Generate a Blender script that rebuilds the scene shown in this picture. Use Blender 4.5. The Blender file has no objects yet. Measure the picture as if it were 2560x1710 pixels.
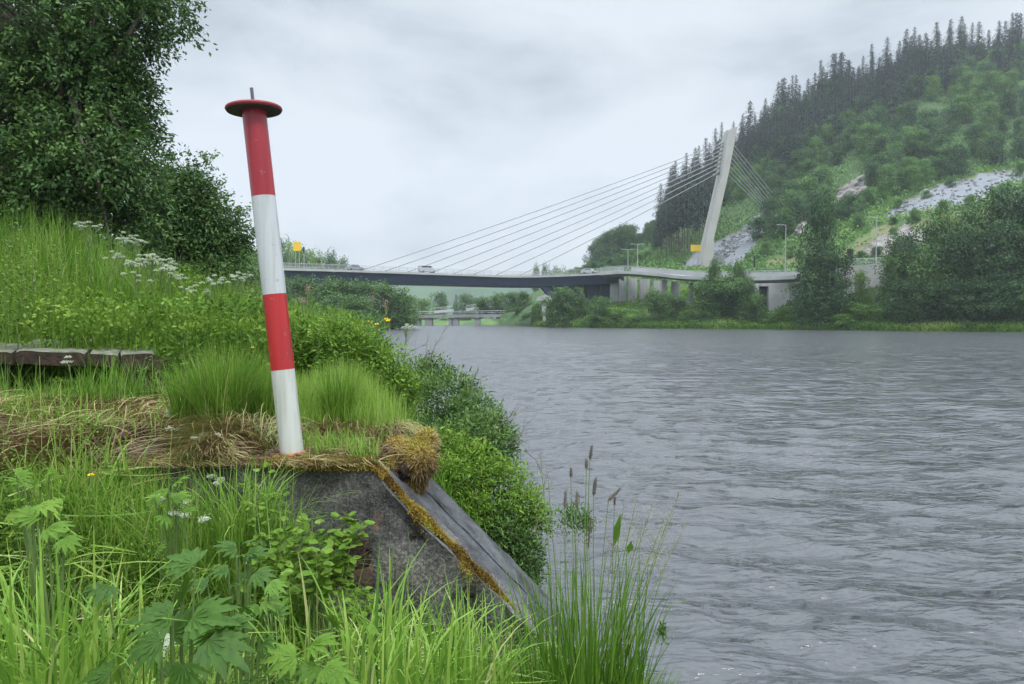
import bpy, math, random
import numpy as np
from mathutils import Vector, Matrix
rng = np.random.default_rng(11)
random.seed(11)
R = math.radians
S = bpy.context.scene
COL = S.collection
# ------------------------------------------------------------------ camera
F = 1849.0; CX = 1280.0; CY = 855.0; EYE = 2.2; PITCH = math.atan(58 / F)
cam = bpy.data.objects.new('camera', bpy.data.cameras.new('camera')); COL.objects.link(cam)
cam.data.sensor_width = 36; cam.data.lens = 26.0
cam.data.clip_start = 0.05; cam.data.clip_end = 6000
cam.location = (0, 0, EYE); cam.rotation_euler = (R(90) - PITCH, 0, 0)
S.camera = cam
# ------------------------------------------------------------------ sky, sun, exposure
SUN_EL, SUN_AZ = 50, 150
W = bpy.data.worlds.new('World'); S.world = W; W.use_nodes = True
nt = W.node_tree; N = nt.nodes; L = nt.links; N.clear()
out = N.new('ShaderNodeOutputWorld'); bg = N.new('ShaderNodeBackground'); bg.inputs[1].default_value = 0.1
sky = N.new('ShaderNodeTexSky'); sky.sky_type = 'NISHITA'; sky.sun_disc = False
sky.sun_elevation = R(SUN_EL); sky.sun_rotation = R(SUN_AZ)
tc = N.new('ShaderNodeTexCoord'); mp = N.new('ShaderNodeMapping'); mp.inputs['Scale'].default_value = (1.0, 1.0, 2.3)
mp.inputs['Location'].default_value = (3.3, 1.1, 0.4)
n1 = N.new('ShaderNodeTexNoise'); n1.inputs['Scale'].default_value = 3.1; n1.inputs['Detail'].default_value = 6; n1.inputs['Roughness'].default_value = 0.5
n1.inputs['Distortion'].default_value = 0.25
cr = N.new('ShaderNodeValToRGB'); e = cr.color_ramp
e.elements[0].position = 0.36; e.elements[0].color = (4.25, 4.8, 5.35, 1)
e.elements[1].position = 0.58; e.elements[1].color = (6.7, 7.2, 7.7, 1)
k = e.elements.new(0.46); k.color = (5.75, 6.3, 6.8, 1)
mx = N.new('ShaderNodeMix'); mx.data_type = 'RGBA'; mx.inputs[0].default_value = 0.94
L.new(tc.outputs['Generated'], mp.inputs[0]); L.new(mp.outputs[0], n1.inputs['Vector']); L.new(n1.outputs['Fac'], cr.inputs[0])
sz = N.new('ShaderNodeSeparateXYZ'); L.new(tc.outputs['Generated'], sz.inputs[0])
zr = N.new('ShaderNodeMapRange'); zr.interpolation_type = 'SMOOTHSTEP'; zr.inputs[1].default_value = .40; zr.inputs[2].default_value = .90; zr.inputs[3].default_value = 1.0; zr.inputs[4].default_value = 4.8   # overcast skies are brightest overhead
L.new(sz.outputs['Z'], zr.inputs[0]); vm = N.new('ShaderNodeVectorMath'); vm.operation = 'SCALE'
L.new(sky.outputs[0], mx.inputs[6]); L.new(cr.outputs[0], mx.inputs[7]); L.new(mx.outputs[2], vm.inputs[0]); L.new(zr.outputs[0], vm.inputs['Scale']); L.new(vm.outputs[0], bg.inputs[0]); L.new(bg.outputs[0], out.inputs[0])
sl = bpy.data.lights.new('sun', 'SUN'); sl.energy = 1.5; sl.specular_factor = 0.0; sl.angle = R(14); sl.color = (1, 0.97, 0.92)
so = bpy.data.objects.new('sun', sl); COL.objects.link(so)
so.rotation_euler = (R(90 - SUN_EL), 0, R(180 - SUN_AZ))
S.view_settings.view_transform = 'Standard'; S.view_settings.look = 'None'
S.view_settings.exposure = 0.27; S.view_settings.gamma = 1.0
S.cycles.max_bounces = 6; S.cycles.diffuse_bounces = 3; S.cycles.glossy_bounces = 3
S.cycles.transparent_max_bounces = 6; S.cycles.volume_bounces = 0
# ------------------------------------------------------------------ helpers
cp, sp = math.cos(PITCH), math.sin(PITCH)
def P(px, py, D):
    a = (px - CX) / F; b = (CY - py) / F
    t = D / (cp + b * sp)
    return Vector((a * t, D, EYE + t * (-sp + b * cp)))
def Z(py, D): return P(CX, py, D).z
def X(px, D): return (px - CX) / F * D

class Geo:
    def __init__(s): s.V = []; s.Q = []; s.T = []; s.A = []; s.n = 0
    def add(s, V, Q=None, T=None, A=0.5):
        V = np.asarray(V, float).reshape(-1, 3)
        s.V.append(V)
        s.A.append(np.broadcast_to(np.asarray(A, float), (len(V),)).copy())
        if Q is not None and len(Q): s.Q.append(np.asarray(Q, int).reshape(-1, 4) + s.n)
        if T is not None and len(T): s.T.append(np.asarray(T, int).reshape(-1, 3) + s.n)
        s.n += len(V)
        return s
    def obj(s, name, mat, parent=None, smooth=False):
        me = bpy.data.meshes.new(name)
        V = np.concatenate(s.V); A = np.concatenate(s.A)
        Q = np.concatenate(s.Q) if s.Q else np.zeros((0, 4), int)
        T = np.concatenate(s.T) if s.T else np.zeros((0, 3), int)
        me.vertices.add(len(V)); me.vertices.foreach_set('co', V.astype(np.float32).ravel())
        nl = len(Q) * 4 + len(T) * 3
        me.loops.add(nl); me.loops.foreach_set('vertex_index', np.concatenate([Q.ravel(), T.ravel()]).astype(np.int32))
        me.polygons.add(len(Q) + len(T))
        st = np.concatenate([np.arange(len(Q)) * 4, len(Q) * 4 + np.arange(len(T)) * 3]).astype(np.int32)
        me.polygons.foreach_set('loop_start', st)
        me.polygons.foreach_set('use_smooth', np.full(len(Q) + len(T), smooth))
        at = me.attributes.new('var', 'FLOAT', 'POINT'); at.data.foreach_set('value', A.astype(np.float32))
        me.update(calc_edges=True); me.validate()
        me.materials.append(mat)
        o = bpy.data.objects.new(name, me); COL.objects.link(o)
        if parent: o.parent = parent
        return o
    # ---- solids
    def box(s, x0, x1, y0, y1, z0, z1, A=0.5, M=None):
        V = np.array([[x, y, z] for z in (z0, z1) for y in (y0, y1) for x in (x0, x1)], float)
        if M is not None: V = np.array([tuple(M @ Vector(v)) for v in V])
        return s.add(V, [[0, 2, 3, 1], [4, 5, 7, 6], [0, 1, 5, 4], [2, 6, 7, 3], [0, 4, 6, 2], [1, 3, 7, 5]], A=A)
    def tube(s, pts, rad, n=6, A=0.5, cap=True):
        pts = [Vector(p) for p in pts]; m = len(pts)
        if not hasattr(rad, '__len__'): rad = [rad] * m
        V = []; prev = None
        for i, p in enumerate(pts):
            d = (pts[min(i + 1, m - 1)] - pts[max(i - 1, 0)]).normalized()
            if prev is None:
                u = d.cross(Vector((0, 0, 1)))
                if u.length < 1e-3: u = Vector((1, 0, 0))
                u.normalize()
            else:
                u = (prev - d * prev.dot(d)); u = u.normalized() if u.length > 1e-6 else prev
            prev = u; w = d.cross(u)
            for k in range(n):
                a = 2 * math.pi * k / n
                V.append(p + (u * math.cos(a) + w * math.sin(a)) * rad[i])
        Q = [[i * n + k, i * n + (k + 1) % n, (i + 1) * n + (k + 1) % n, (i + 1) * n + k] for i in range(m - 1) for k in range(n)]
        T = []
        if cap:
            V.append(pts[0]); V.append(pts[-1]); a, b = m * n, m * n + 1
            for k in range(n):
                T.append([a, (k + 1) % n, k]); T.append([b, (m - 1) * n + k, (m - 1) * n + (k + 1) % n])
        return s.add(np.array([tuple(v) for v in V]), Q, T, A)
    def prism(s, poly, ext, A=0.5):
        """closed polygon of 3D points (fan-able) extruded by vector ext"""
        n = len(poly); V = [tuple(p) for p in poly] + [tuple(Vector(p) + Vector(ext)) for p in poly]
        Q = [[i, (i + 1) % n, n + (i + 1) % n, n + i] for i in range(n)]
        T = [[0, i + 1, i] for i in range(1, n - 1)] + [[n, n + i, n + i + 1] for i in range(1, n - 1)]
        return s.add(V, Q, T, A)
    def lathe(s, prof, c, n=24, A=0.5, axis=None):
        """prof [(r,h)], around axis from c"""
        M = axis if axis is not None else Matrix.Identity(3)
        V = [tuple(Vector(c) + M @ Vector((r * math.cos(2 * math.pi * k / n), r * math.sin(2 * math.pi * k / n), h))) for r, h in prof for k in range(n)]
        Q = [[i * n + k, i * n + (k + 1) % n, (i + 1) * n + (k + 1) % n, (i + 1) * n + k] for i in range(len(prof) - 1) for k in range(n)]
        return s.add(V, Q, A=A)
    # ---- vegetation
    def blades(s, B, h, w, bend, az=None, A=0.5, seg=4, up=None, tipw=0.1):
        B = np.asarray(B, float); n = len(B)
        if n == 0: return s
        h = np.broadcast_to(h, (n,)); w = np.broadcast_to(w, (n,)); bend = np.broadcast_to(bend, (n,))
        az = rng.uniform(0, 2 * np.pi, n) if az is None else np.broadcast_to(az, (n,))
        A = np.broadcast_to(A, (n,))
        d = np.stack([np.cos(az), np.sin(az), np.zeros(n)], 1)
        fa = az + np.pi / 2 + rng.normal(0, 0.5, n)
        sd = np.stack([np.cos(fa), np.sin(fa), np.zeros(n)], 1)
        V = []
        for i in range(seg + 1):
            t = i / seg
            th = bend * t                        # angle from vertical grows along the blade
            # integrate roughly: horizontal ~ h*(1-cos)/bend, vertical ~ h*sin/bend
            bb = np.maximum(np.abs(bend), 1e-3)
            hx = h * (1 - np.cos(bb * t)) / bb; vz = h * np.sin(bb * t) / bb
            c = B + d * hx[:, None]; c[:, 2] += vz
            ww = w * (0.75 + 0.5 * t - (1.25 - tipw) * t * t) * 0.5
            V.append(c - sd * ww[:, None]); V.append(c + sd * ww[:, None])
        V = np.stack(V, 1).reshape(-1, 3); m = 2 * (seg + 1)
        base = (np.arange(n) * m)[:, None, None]
        q = np.array([[2 * i, 2 * i + 1, 2 * i + 3, 2 * i + 2] for i in range(seg)])[None]
        return s.add(V, (base + q).reshape(-1, 4), A=np.repeat(A, m))
    def lying(s, B, L_, w, az, A=0.5, seg=5, pitch=.12, curl=.7):
        B = np.asarray(B, float); n = len(B); L_ = np.broadcast_to(L_, (n,)); A = np.broadcast_to(A, (n,))
        k = rng.normal(0, curl, n); pt = rng.normal(0, pitch, n) + .10; p = B.copy(); V = []
        for i in range(seg + 1):
            t = i / seg; a = az + k * t; d = np.stack([np.cos(a), np.sin(a), pt * (1 - 2.2 * t)], 1); sd = np.stack([-np.sin(a), np.cos(a), np.full(n, .5)], 1)
            ww = w * (1 - .8 * t * t) * .5; V.append(p - sd * ww); V.append(p + sd * ww); p = p + d * (L_ / seg)[:, None]
        V = np.stack(V, 1).reshape(-1, 3); m = 2 * (seg + 1); q = np.array([[2 * i, 2 * i + 1, 2 * i + 3, 2 * i + 2] for i in range(seg)])[None]
        return s.add(V, ((np.arange(n) * m)[:, None, None] + q).reshape(-1, 4), A=np.repeat(A, m))
    def leaves(s, C, d, L_, W_, A=0.5, nrm=None, fold=0.12, wide=0.45):
        C = np.asarray(C, float); n = len(C)
        if n == 0: return s
        d = d / np.linalg.norm(d, axis=1, keepdims=True)
        if nrm is None: nrm = rng.normal(0, 1, (n, 3)) + np.array([0, 0, 0.8])
        sd = np.cross(d, nrm); sd /= (np.linalg.norm(sd, axis=1, keepdims=True) + 1e-9)
        nn = np.cross(sd, d)
        L_ = np.broadcast_to(L_, (n,))[:, None]; W_ = np.broadcast_to(W_, (n,))[:, None]; A = np.broadcast_to(A, (n,))
        m = C + d * L_ * wide + nn * W_ * fold
        V = np.stack([C, m + sd * W_ * 0.5, C + d * L_, m - sd * W_ * 0.5], 1).reshape(-1, 3)
        Q = (np.arange(n) * 4)[:, None] + np.arange(4)[None]
        return s.add(V, Q, A=np.repeat(A, 4))

def tag(o, label=None, cat=None, group=None, kind=None):
    if label: o['label'] = label
    if cat: o['category'] = cat
    if group: o['group'] = group
    if kind: o['kind'] = kind
    return o
def empty(name, loc, label, cat, group=None, rz=0):
    o = bpy.data.objects.new(name, None); COL.objects.link(o); o.location = loc; o.rotation_euler = (0, 0, rz)
    o.empty_display_size = 0.2
    return tag(o, label, cat, group)
def kids(o): return [c for c in bpy.data.objects if c.parent == o]
def dup(o, loc, rz=0, sc=(1, 1, 1), label=None, group=None):
    def cpy(x, par):
        c = x.copy(); COL.objects.link(c); c.parent = par
        for ch in CH.get(x.as_pointer(), []): cpy(ch, c)
        return c
    r = cpy(o, None); r.location = loc; r.rotation_euler = (0, 0, rz); r.scale = sc
    if label: r['label'] = label
    if group: r['group'] = group
    return r
CH = {}
def reg(o):                                   # remember the children once, for dup
    CH[o.as_pointer()] = kids(o)
    for c in CH[o.as_pointer()]: CH[c.as_pointer()] = kids(c)
    return o

# ------------------------------------------------------------------ materials
def newmat(name):
    m = bpy.data.materials.new(name); m.use_nodes = True
    n = m.node_tree.nodes; b = n['Principled BSDF']
    return m, n, m.node_tree.links, b
def ramp(n, stops):
    c = n.new('ShaderNodeValToRGB').color_ramp
    nd = c.id_data
    return c
def mk_ramp(n, stops):
    nd = n.new('ShaderNodeValToRGB'); c = nd.color_ramp
    while len(c.elements) > 1: c.elements.remove(c.elements[-1])
    c.elements[0].position = stops[0][0]; c.elements[0].color = (*stops[0][1], 1)
    for p, col in stops[1:]:
        e = c.elements.new(p); e.color = (*col, 1)
    return nd
def leafmat(name, stops, transl=0.28, rough=0.55, spec=0.3, boost=1.0):
    m, n, l, b = newmat(name)
    stops = [(p, tuple(min(1, x * boost) for x in c)) for p, c in stops]
    a = n.new('ShaderNodeAttribute'); a.attribute_name = 'var'
    r = mk_ramp(n, stops); l.new(a.outputs['Fac'], r.inputs[0])
    l.new(r.outputs[0], b.inputs['Base Color']); b.inputs['Roughness'].default_value = rough
    b.inputs['Specular IOR Level'].default_value = spec
    t = n.new('ShaderNodeBsdfTranslucent'); l.new(r.outputs[0], t.inputs[0])
    mxs = n.new('ShaderNodeMixShader'); mxs.inputs[0].default_value = transl
    l.new(b.outputs[0], mxs.inputs[1]); l.new(t.outputs[0], mxs.inputs[2]); l.new(mxs.outputs[0], n['Material Output'].inputs[0])
    return m
def solid(name, col, rough=0.6, metal=0.0, var=0.15, scale=4.0, col2=None, bump=0.0, bscale=None, detail=6):
    m, n, l, b = newmat(name)
    tcn = n.new('ShaderNodeTexCoord'); nz = n.new('ShaderNodeTexNoise'); nz.inputs['Scale'].default_value = scale; nz.inputs['Detail'].default_value = detail
    l.new(tcn.outputs['Object'], nz.inputs['Vector'])
    c2 = col2 if col2 else tuple(x * (1 - var) for x in col)
    r = mk_ramp(n, [(0.35, c2), (0.65, col)]); l.new(nz.outputs['Fac'], r.inputs[0]); l.new(r.outputs[0], b.inputs['Base Color'])
    b.inputs['Roughness'].default_value = rough; b.inputs['Metallic'].default_value = metal
    if bump:
        nb = n.new('ShaderNodeTexNoise'); nb.inputs['Scale'].default_value = bscale or scale * 4; nb.inputs['Detail'].default_value = 8
        bp = n.new('ShaderNodeBump'); bp.inputs['Strength'].default_value = bump; bp.inputs['Distance'].default_value = 0.02
        l.new(tcn.outputs['Object'], nb.inputs['Vector']); l.new(nb.outputs['Fac'], bp.inputs['Height']); l.new(bp.outputs[0], b.inputs['Normal'])
    return m
M_grass = leafmat('meadow_grass', [(0, (.045, .11, .012)), (.35, (.10, .22, .022)), (.62, (.17, .32, .035)), (.82, (.27, .40, .07)), (1, (.42, .40, .17))], 0.35)
M_lime = leafmat('pale_grass', [(0, (.07, .17, .02)), (.4, (.16, .31, .035)), (.75, (.30, .44, .08)), (1, (.45, .46, .19))], 0.35)
M_hay = leafmat('dry_grass', [(0, (.10, .065, .03)), (.4, (.24, .17, .08)), (.7, (.40, .31, .15)), (.85, (.28, .30, .09)), (1, (.15, .22, .04))], 0.15)
M_herb = leafmat('herb_leaf', [(0, (.03, .08, .010)), (.5, (.085, .19, .018)), (1, (.19, .30, .04))], 0.3)
M_bright = leafmat('bright_leaf', [(0, (.04, .10, .010)), (.5, (.115, .225, .022)), (1, (.23, .34, .05))], 0.3, spec=.2)
M_shrub = leafmat('shrub_leaf', [(0, (.022, .065, .015)), (.5, (.07, .15, .03)), (1, (.19, .28, .07))], 0.3)
M_alder = leafmat('alder_leaf', [(0, (.026, .062, .02)), (.5, (.072, .15, .038)), (.85, (.14, .24, .06)), (1, (.21, .32, .08))], 0.25)
M_far = leafmat('bank_leaf', [(0, (.032, .08, .024)), (.5, (.078, .165, .04)), (1, (.17, .29, .07))], 0.2)
M_fardark = leafmat('alder_leaf_far', [(0, (.016, .05, .016)), (.5, (.038, .095, .026)), (1, (.09, .17, .045))], 0.15)
M_farlime = leafmat('bank_leaf_pale', [(0, (.05, .12, .02)), (.5, (.12, .24, .035)), (1, (.22, .36, .06))], 0.2)
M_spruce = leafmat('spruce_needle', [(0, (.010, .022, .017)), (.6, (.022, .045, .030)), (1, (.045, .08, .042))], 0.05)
M_hillleaf = leafmat('hill_leaf', [(0, (.022, .062, .024)), (.5, (.060, .14, .042)), (1, (.14, .25, .065))], 0.2)
M_hilllime = leafmat('hill_leaf_pale', [(0, (.05, .13, .03)), (.5, (.12, .25, .05)), (1, (.20, .35, .07))], 0.2)
M_moss = leafmat('moss', [(0, (.07, .05, .012)), (.35, (.24, .15, .03)), (.7, (.38, .29, .05)), (1, (.26, .30, .04))], 0.1)
M_white = leafmat('white_flower', [(0, (.22, .32, .15)), (1, (.55, .58, .46))], 0.2)
M_yellow = leafmat('yellow_flower', [(0, (.75, .48, .02)), (1, (.9, .7, .03))], 0.2)
M_pink = leafmat('faded_flower', [(0, (.25, .14, .12)), (1, (.42, .28, .25))], 0.2)
M_stem = leafmat('plant_stem', [(0, (.06, .10, .03)), (.6, (.14, .22, .06)), (1, (.30, .26, .14))], 0.0)
M_twig = solid('dead_twig', (.16, .12, .10), .8, scale=20)
M_seed = leafmat('seed_head', [(0, (.09, .08, .07)), (1, (.24, .21, .17))], 0.1)
M_bark = solid('bark', (.13, .11, .09), .9, scale=6, bump=.5)
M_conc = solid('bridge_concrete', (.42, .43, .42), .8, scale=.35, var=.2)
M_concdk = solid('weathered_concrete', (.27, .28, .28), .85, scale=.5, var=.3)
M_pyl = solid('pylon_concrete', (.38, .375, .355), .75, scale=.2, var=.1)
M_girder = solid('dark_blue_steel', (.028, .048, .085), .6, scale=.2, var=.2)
M_asph = solid('asphalt', (.05, .05, .052), .85, scale=2)
M_galv = solid('galvanised_steel', (.42, .44, .45), .45, .4, scale=5)
M_cable = solid('cable_sheath', (.30, .31, .32), .45, scale=1)
M_blk = solid('black_panel', (.02, .022, .025), .5)
M_ysign = solid('sign_yellow', (.80, .52, .02), .45, var=.05)
M_glass = solid('dark_glass', (.02, .03, .035), .08)
M_red = solid('red_cap_paint', (.26, .022, .03), .6, scale=8, var=.12)
M_spike = solid('dull_steel', (.12, .12, .13), .5, .5, scale=30)
M_rust = solid('rusty_steel', (.42, .19, .08), .8, scale=30, col2=(.16, .06, .03), bump=.3)
M_wood = solid('weathered_timber', (.17, .165, .125), .9, scale=14, col2=(.07, .08, .045), bump=.6, bscale=40)
M_woodend = solid('rotten_timber_edge', (.075, .045, .032), .9, scale=14, col2=(.028, .02, .015), bump=.6, bscale=40)
M_rock = solid('rock', (.28, .26, .23), .9, scale=.35, col2=(.10, .095, .085), bump=.8, bscale=1.2)
M_rockg = solid('grey_rubble', (.27, .285, .30), .9, scale=1.2, col2=(.13, .14, .15), bump=.8, bscale=2.5)

# ------------------------------------------------------------------ near bank
YK = [0, 2, 3, 4, 5, 6, 8, 12, 19, 28, 40, 95, 140, 190, 262, 330]
XK = [1.25, .95, .72, .48, .30, .10, -.50, -1.9, -3.6, -5.2, -7.9, -18.5, -25, -29.5, -35, -40]
def xs(y): return np.interp(y, YK, XK)
def sst(a, b, x): t = np.clip((x - a) / (b - a), 0, 1); return t * t * (3 - 2 * t)
def vnoise(x, y, s, seed=0):
    """cheap smooth value noise"""
    x = np.asarray(x, float) / s + seed * 17.3; y = np.asarray(y, float) / s - seed * 9.1
    xi = np.floor(x); yi = np.floor(y); fx = x - xi; fy = y - yi
    fx = fx * fx * (3 - 2 * fx); fy = fy * fy * (3 - 2 * fy)
    h = lambda a, b: np.modf(np.abs(np.sin(a * 127.1 + b * 311.7 + seed * 3.7) * 43758.5453))[0]
    return (h(xi, yi) * (1 - fx) + h(xi + 1, yi) * fx) * (1 - fy) + (h(xi, yi + 1) * (1 - fx) + h(xi + 1, yi + 1) * fx) * fy
def zg(x, y):
    x = np.asarray(x, float); y = np.asarray(y, float)
    s = xs(y) - x
    U = np.interp(s, [-4, -1.5, 0, .4, .8, 1.3, 2, 4, 7, 12, 30, 80], [-1.2, -.8, 0, .55, 1.1, 1.38, 1.45, 1.55, 1.95, 2.35, 3.3, 4.5])
    Lo = np.interp(s, [-4, -1.5, 0, .4, 1, 2, 3, 4.5, 7], [-1.2, -.8, 0, .30, .42, .5, .62, .95, 1.4])
    wl = sst(1.5, 2.6, s - (y - 4) * 0) * 0 + sst(-1.4, -2.2, x) if False else 1 - sst(-2.2, -1.5, x)
    w = wl * sst(2.5, 4.2, y) + (1 - wl) * sst(4.5, 5.25, y)
    z = Lo * (1 - w) + U * w
    z = z + .72 * sst(7.5, 9.2, y) * sst(1.8, 4.5, s) * (1 - sst(20, 45, y))
    return z + (vnoise(x, y, .9, 1) - .5) * .10 * sst(0, 1, s) * (w + .4)
def grid(name, xsn, ysn, zf, mat, kind='structure'):
    Xg, Yg = np.meshgrid(xsn, ysn); Zg = zf(Xg, Yg)
    nx, ny = len(xsn), len(ysn)
    i = np.arange(nx - 1)[None] + np.arange(ny - 1)[:, None] * nx
    Q = np.stack([i, i + 1, i + 1 + nx, i + nx], -1).reshape(-1, 4)
    g = Geo(); g.add(np.stack([Xg, Yg, Zg], -1), Q)
    return tag(g.obj(name, mat, smooth=True), kind=kind)
M_soil = solid('bank_soil', (.10, .085, .045), .95, scale=2.5, col2=(.05, .055, .02), bump=.8, bscale=12)
M_meadow = solid('distant_meadow', (.10, .19, .04), .95, scale=.08, col2=(.05, .11, .03))
# near part fine, far part coarser, joined in one grid with uneven spacing
xg = np.concatenate([-np.geomspace(120, 6, 60), np.arange(-5.9, 3.0, .1)])
yg = np.concatenate([np.arange(-3, 12, .12), np.geomspace(12.1, 262, 90)])
def znear(x, y):
    z = zg(x, y)
    return np.where(y > 13, np.minimum(z, np.where(xs(y) - x > -3, z, -1.2)), z)
grid('river_bank', xg, yg, znear, M_soil)
# ------------------------------------------------------------------ far side terrain
PXK = np.array([1250, 1340, 1430, 1520, 1600, 1680, 1740, 1800, 1900, 2000, 2130, 2320, 2560, 2900, 3400.])
DS = np.array([240, 200, 185, 175, 168, 163, 160, 156, 152, 146, 138, 128, 120, 112, 105.])
D0 = np.array([250, 225, 215, 208, 202, 196, 190, 184, 160, 157, 152, 152, 150, 145, 140.])
Y0 = np.array([790, 770, 745, 740, 740, 740, 740, 740, 768, 752, 728, 690, 620, 560, 500.])
D5 = np.array([270, 260, 250, 245, 240, 235, 232, 225, 205, 195, 188, 185, 185, 180, 175.])
Y5 = np.array([780, 745, 700, 690, 680, 672, 668, 672, 665, 650, 640, 575, 525, 480, 440.])
D6 = np.array([330, 320, 310, 300, 300, 300, 290, 280, 270, 262, 255, 250, 250, 240, 230.])
Y6 = np.array([770, 730, 695, 665, 650, 600, 580, 565, 535, 510, 475, 440, 405, 360, 320.])
D7 = np.array([400, 400, 410, 410, 400, 390, 380, 370, 370, 370, 370, 370, 380, 400, 400.])
Y7 = np.array([770, 735, 700, 652, 600, 512, 475, 420, 335, 290, 230, 165, 135, 85, 45.])
def colrows(px):
    ip = lambda a: float(np.interp(px, PXK, a))
    ds = ip(DS)
    d = [ds - 8, ds - .3, ds + 5, ds + 18, ip(D0), ip(D5), ip(D6), ip(D7), ip(D7) + 160]
    d[3] = min(d[3], (d[2] + d[4]) / 2)
    z0 = Z(ip(Y0), d[4])
    z = [-1.5, -.05, 1.5, max(1.8, 1.5 + (z0 - 1.5) * .35), z0, Z(ip(Y5), d[5]), Z(ip(Y6), d[6]), Z(ip(Y7), d[7]), Z(ip(Y7), d[7]) + 2]
    return np.array(d), np.array(z)
def farz(px, D):
    d, z = colrows(px); return float(np.interp(D, d, z))
def onhill(px, py):
    """terrain point seen at a pixel of the far hillside"""
    d, z = colrows(px)
    dd = np.linspace(d[2], d[7], 160); zz = np.interp(dd, d, z)
    t = np.tan(np.arctan((zz - EYE) / dd) + PITCH); y = CY - t * F
    i = np.argmax(y <= py) if (y <= py).any() else len(dd) - 1
    return Vector((X(px, dd[i]) , dd[i], zz[i]))
def inpoly(px, py, poly):
    c = False; j = len(poly) - 1
    for i in range(len(poly)):
        xi, yi = poly[i]; xj, yj = poly[j]
        if (yi > py) != (yj > py) and px < (xj - xi) * (py - yi) / (yj - yi) + xi: c = not c
        j = i
    return c
GRAVEL = [[(1690, 672), (1745, 628), (1850, 575), (1912, 522), (1908, 590), (1868, 640), (1830, 672)],
          [(2199, 547), (2252, 500), (2340, 462), (2457, 435), (2575, 408), (2575, 440), (2472, 473), (2457, 508), (2354, 523), (2266, 538)]]
DRY = [[(2100, 625), (2193, 564), (2310, 548), (2440, 520), (2575, 470), (2575, 530), (2330, 590), (2200, 640), (2120, 660)],
       [(1905, 668), (1915, 650), (2023, 600), (2040, 640), (2040, 668)]]
ROCK = [[(2125, 655), (2181, 605), (2237, 578), (2300, 588), (2280, 640), (2205, 652)],
        [(2064, 523), (2085, 485), (2135, 450), (2195, 425), (2200, 445), (2164, 473), (2120, 508), (2075, 530)],
        [(1970, 590), (2000, 545), (2010, 560), (1990, 600)]]
def gkind(px, py):
    for p in GRAVEL:
        if inpoly(px, py, p): return 1.0
    for p in ROCK:
        if inpoly(px, py, p): return 0.75
    for p in DRY:
        if inpoly(px, py, p): return 0.5
    return 0.0
def project(x, y, z):
    b = math.tan(math.atan((z - EYE) / y) + PITCH); return CX + x / y * F, CY - b * F
g = Geo(); pxs = np.arange(1250, 3401, 10.0); V = []; A = []; nr = 0
for px in pxs:
    d, z = colrows(px)
    dd = np.concatenate([np.linspace(d[i], d[i + 1], 12 if i > 2 else 4, endpoint=False) for i in range(8)] + [[d[8]]]); zz = np.interp(dd, d, z)
    nr = len(dd)
    for Dd, zv in zip(dd, zz):
        x = X(px, Dd); q = project(x, Dd, zv)
        V.append((x, Dd, zv + (0 if Dd < d[2] else (vnoise(x, Dd, 7, 2) - .5) * 1.6))); A.append(gkind(*q) if Dd > d[4] and Dd < d[7] else 0)
n = len(pxs)
i = (np.arange(nr - 1)[None] + np.arange(n - 1)[:, None] * nr)
g.add(V, np.stack([i, i + nr, i + nr + 1, i + 1], -1).reshape(-1, 4), A=np.array(A))
mh, nn_, ll_, bb_ = newmat('hillside_ground')
at = nn_.new('ShaderNodeAttribute'); at.attribute_name = 'var'
rp = mk_ramp(nn_, [(0, (.045, .095, .025)), (.25, (.07, .13, .03)), (.5, (.15, .155, .065)), (.68, (.17, .16, .135)), (.85, (.15, .165, .17)), (1, (.20, .215, .235))])
tcn = nn_.new('ShaderNodeTexCoord'); nz = nn_.new('ShaderNodeTexNoise'); nz.inputs['Scale'].default_value = .35; nz.inputs['Detail'].default_value = 10; nz.inputs['Roughness'].default_value = .7
ll_.new(tcn.outputs['Object'], nz.inputs['Vector'])
mm = nn_.new('ShaderNodeMath'); mm.operation = 'MULTIPLY_ADD'; mm.inputs[1].default_value = .5; ll_.new(nz.outputs['Fac'], mm.inputs[0])
sb = nn_.new('ShaderNodeMath'); sb.operation = 'SUBTRACT'; sb.inputs[1].default_value = .25; ll_.new(at.outputs['Fac'], sb.inputs[0]); ll_.new(sb.outputs[0], mm.inputs[2])
ll_.new(mm.outputs[0], rp.inputs[0]); ll_.new(rp.outputs[0], bb_.inputs['Base Color']); bb_.inputs['Roughness'].default_value = .95
bp = nn_.new('ShaderNodeBump'); bp.inputs['Distance'].default_value = 1.0; bp.inputs['Strength'].default_value = .8; ll_.new(nz.outputs['Fac'], bp.inputs['Height']); ll_.new(bp.outputs[0], bb_.inputs['Normal'])
tag(g.obj('hillside', mh, smooth=True), kind='structure')
# far flat land and distant hills
grid('far_land', np.linspace(-900, 900, 60), np.geomspace(262, 1500, 40), lambda x, y: np.where(x < 900, 1.2 + (y - 262) * .008, 0) - 2.5 * (1 - sst(262, 268, y)) - 6 * sst(60, 120, x), M_meadow)
M_farhill = solid('distant_forest_hill', (.055, .11, .05), .95, scale=.02, col2=(.03, .065, .035))
hx = np.linspace(-1300, 1100, 160)
grid('distant_hills', hx, np.linspace(650, 1500, 30), lambda x, y: sst(640, 1050, y) * (36 + 9 * vnoise(x, y, 160, 4) + 14 * vnoise(x, y, 420, 5) + 40 * sst(-420, -900, x)), M_farhill)

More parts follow.
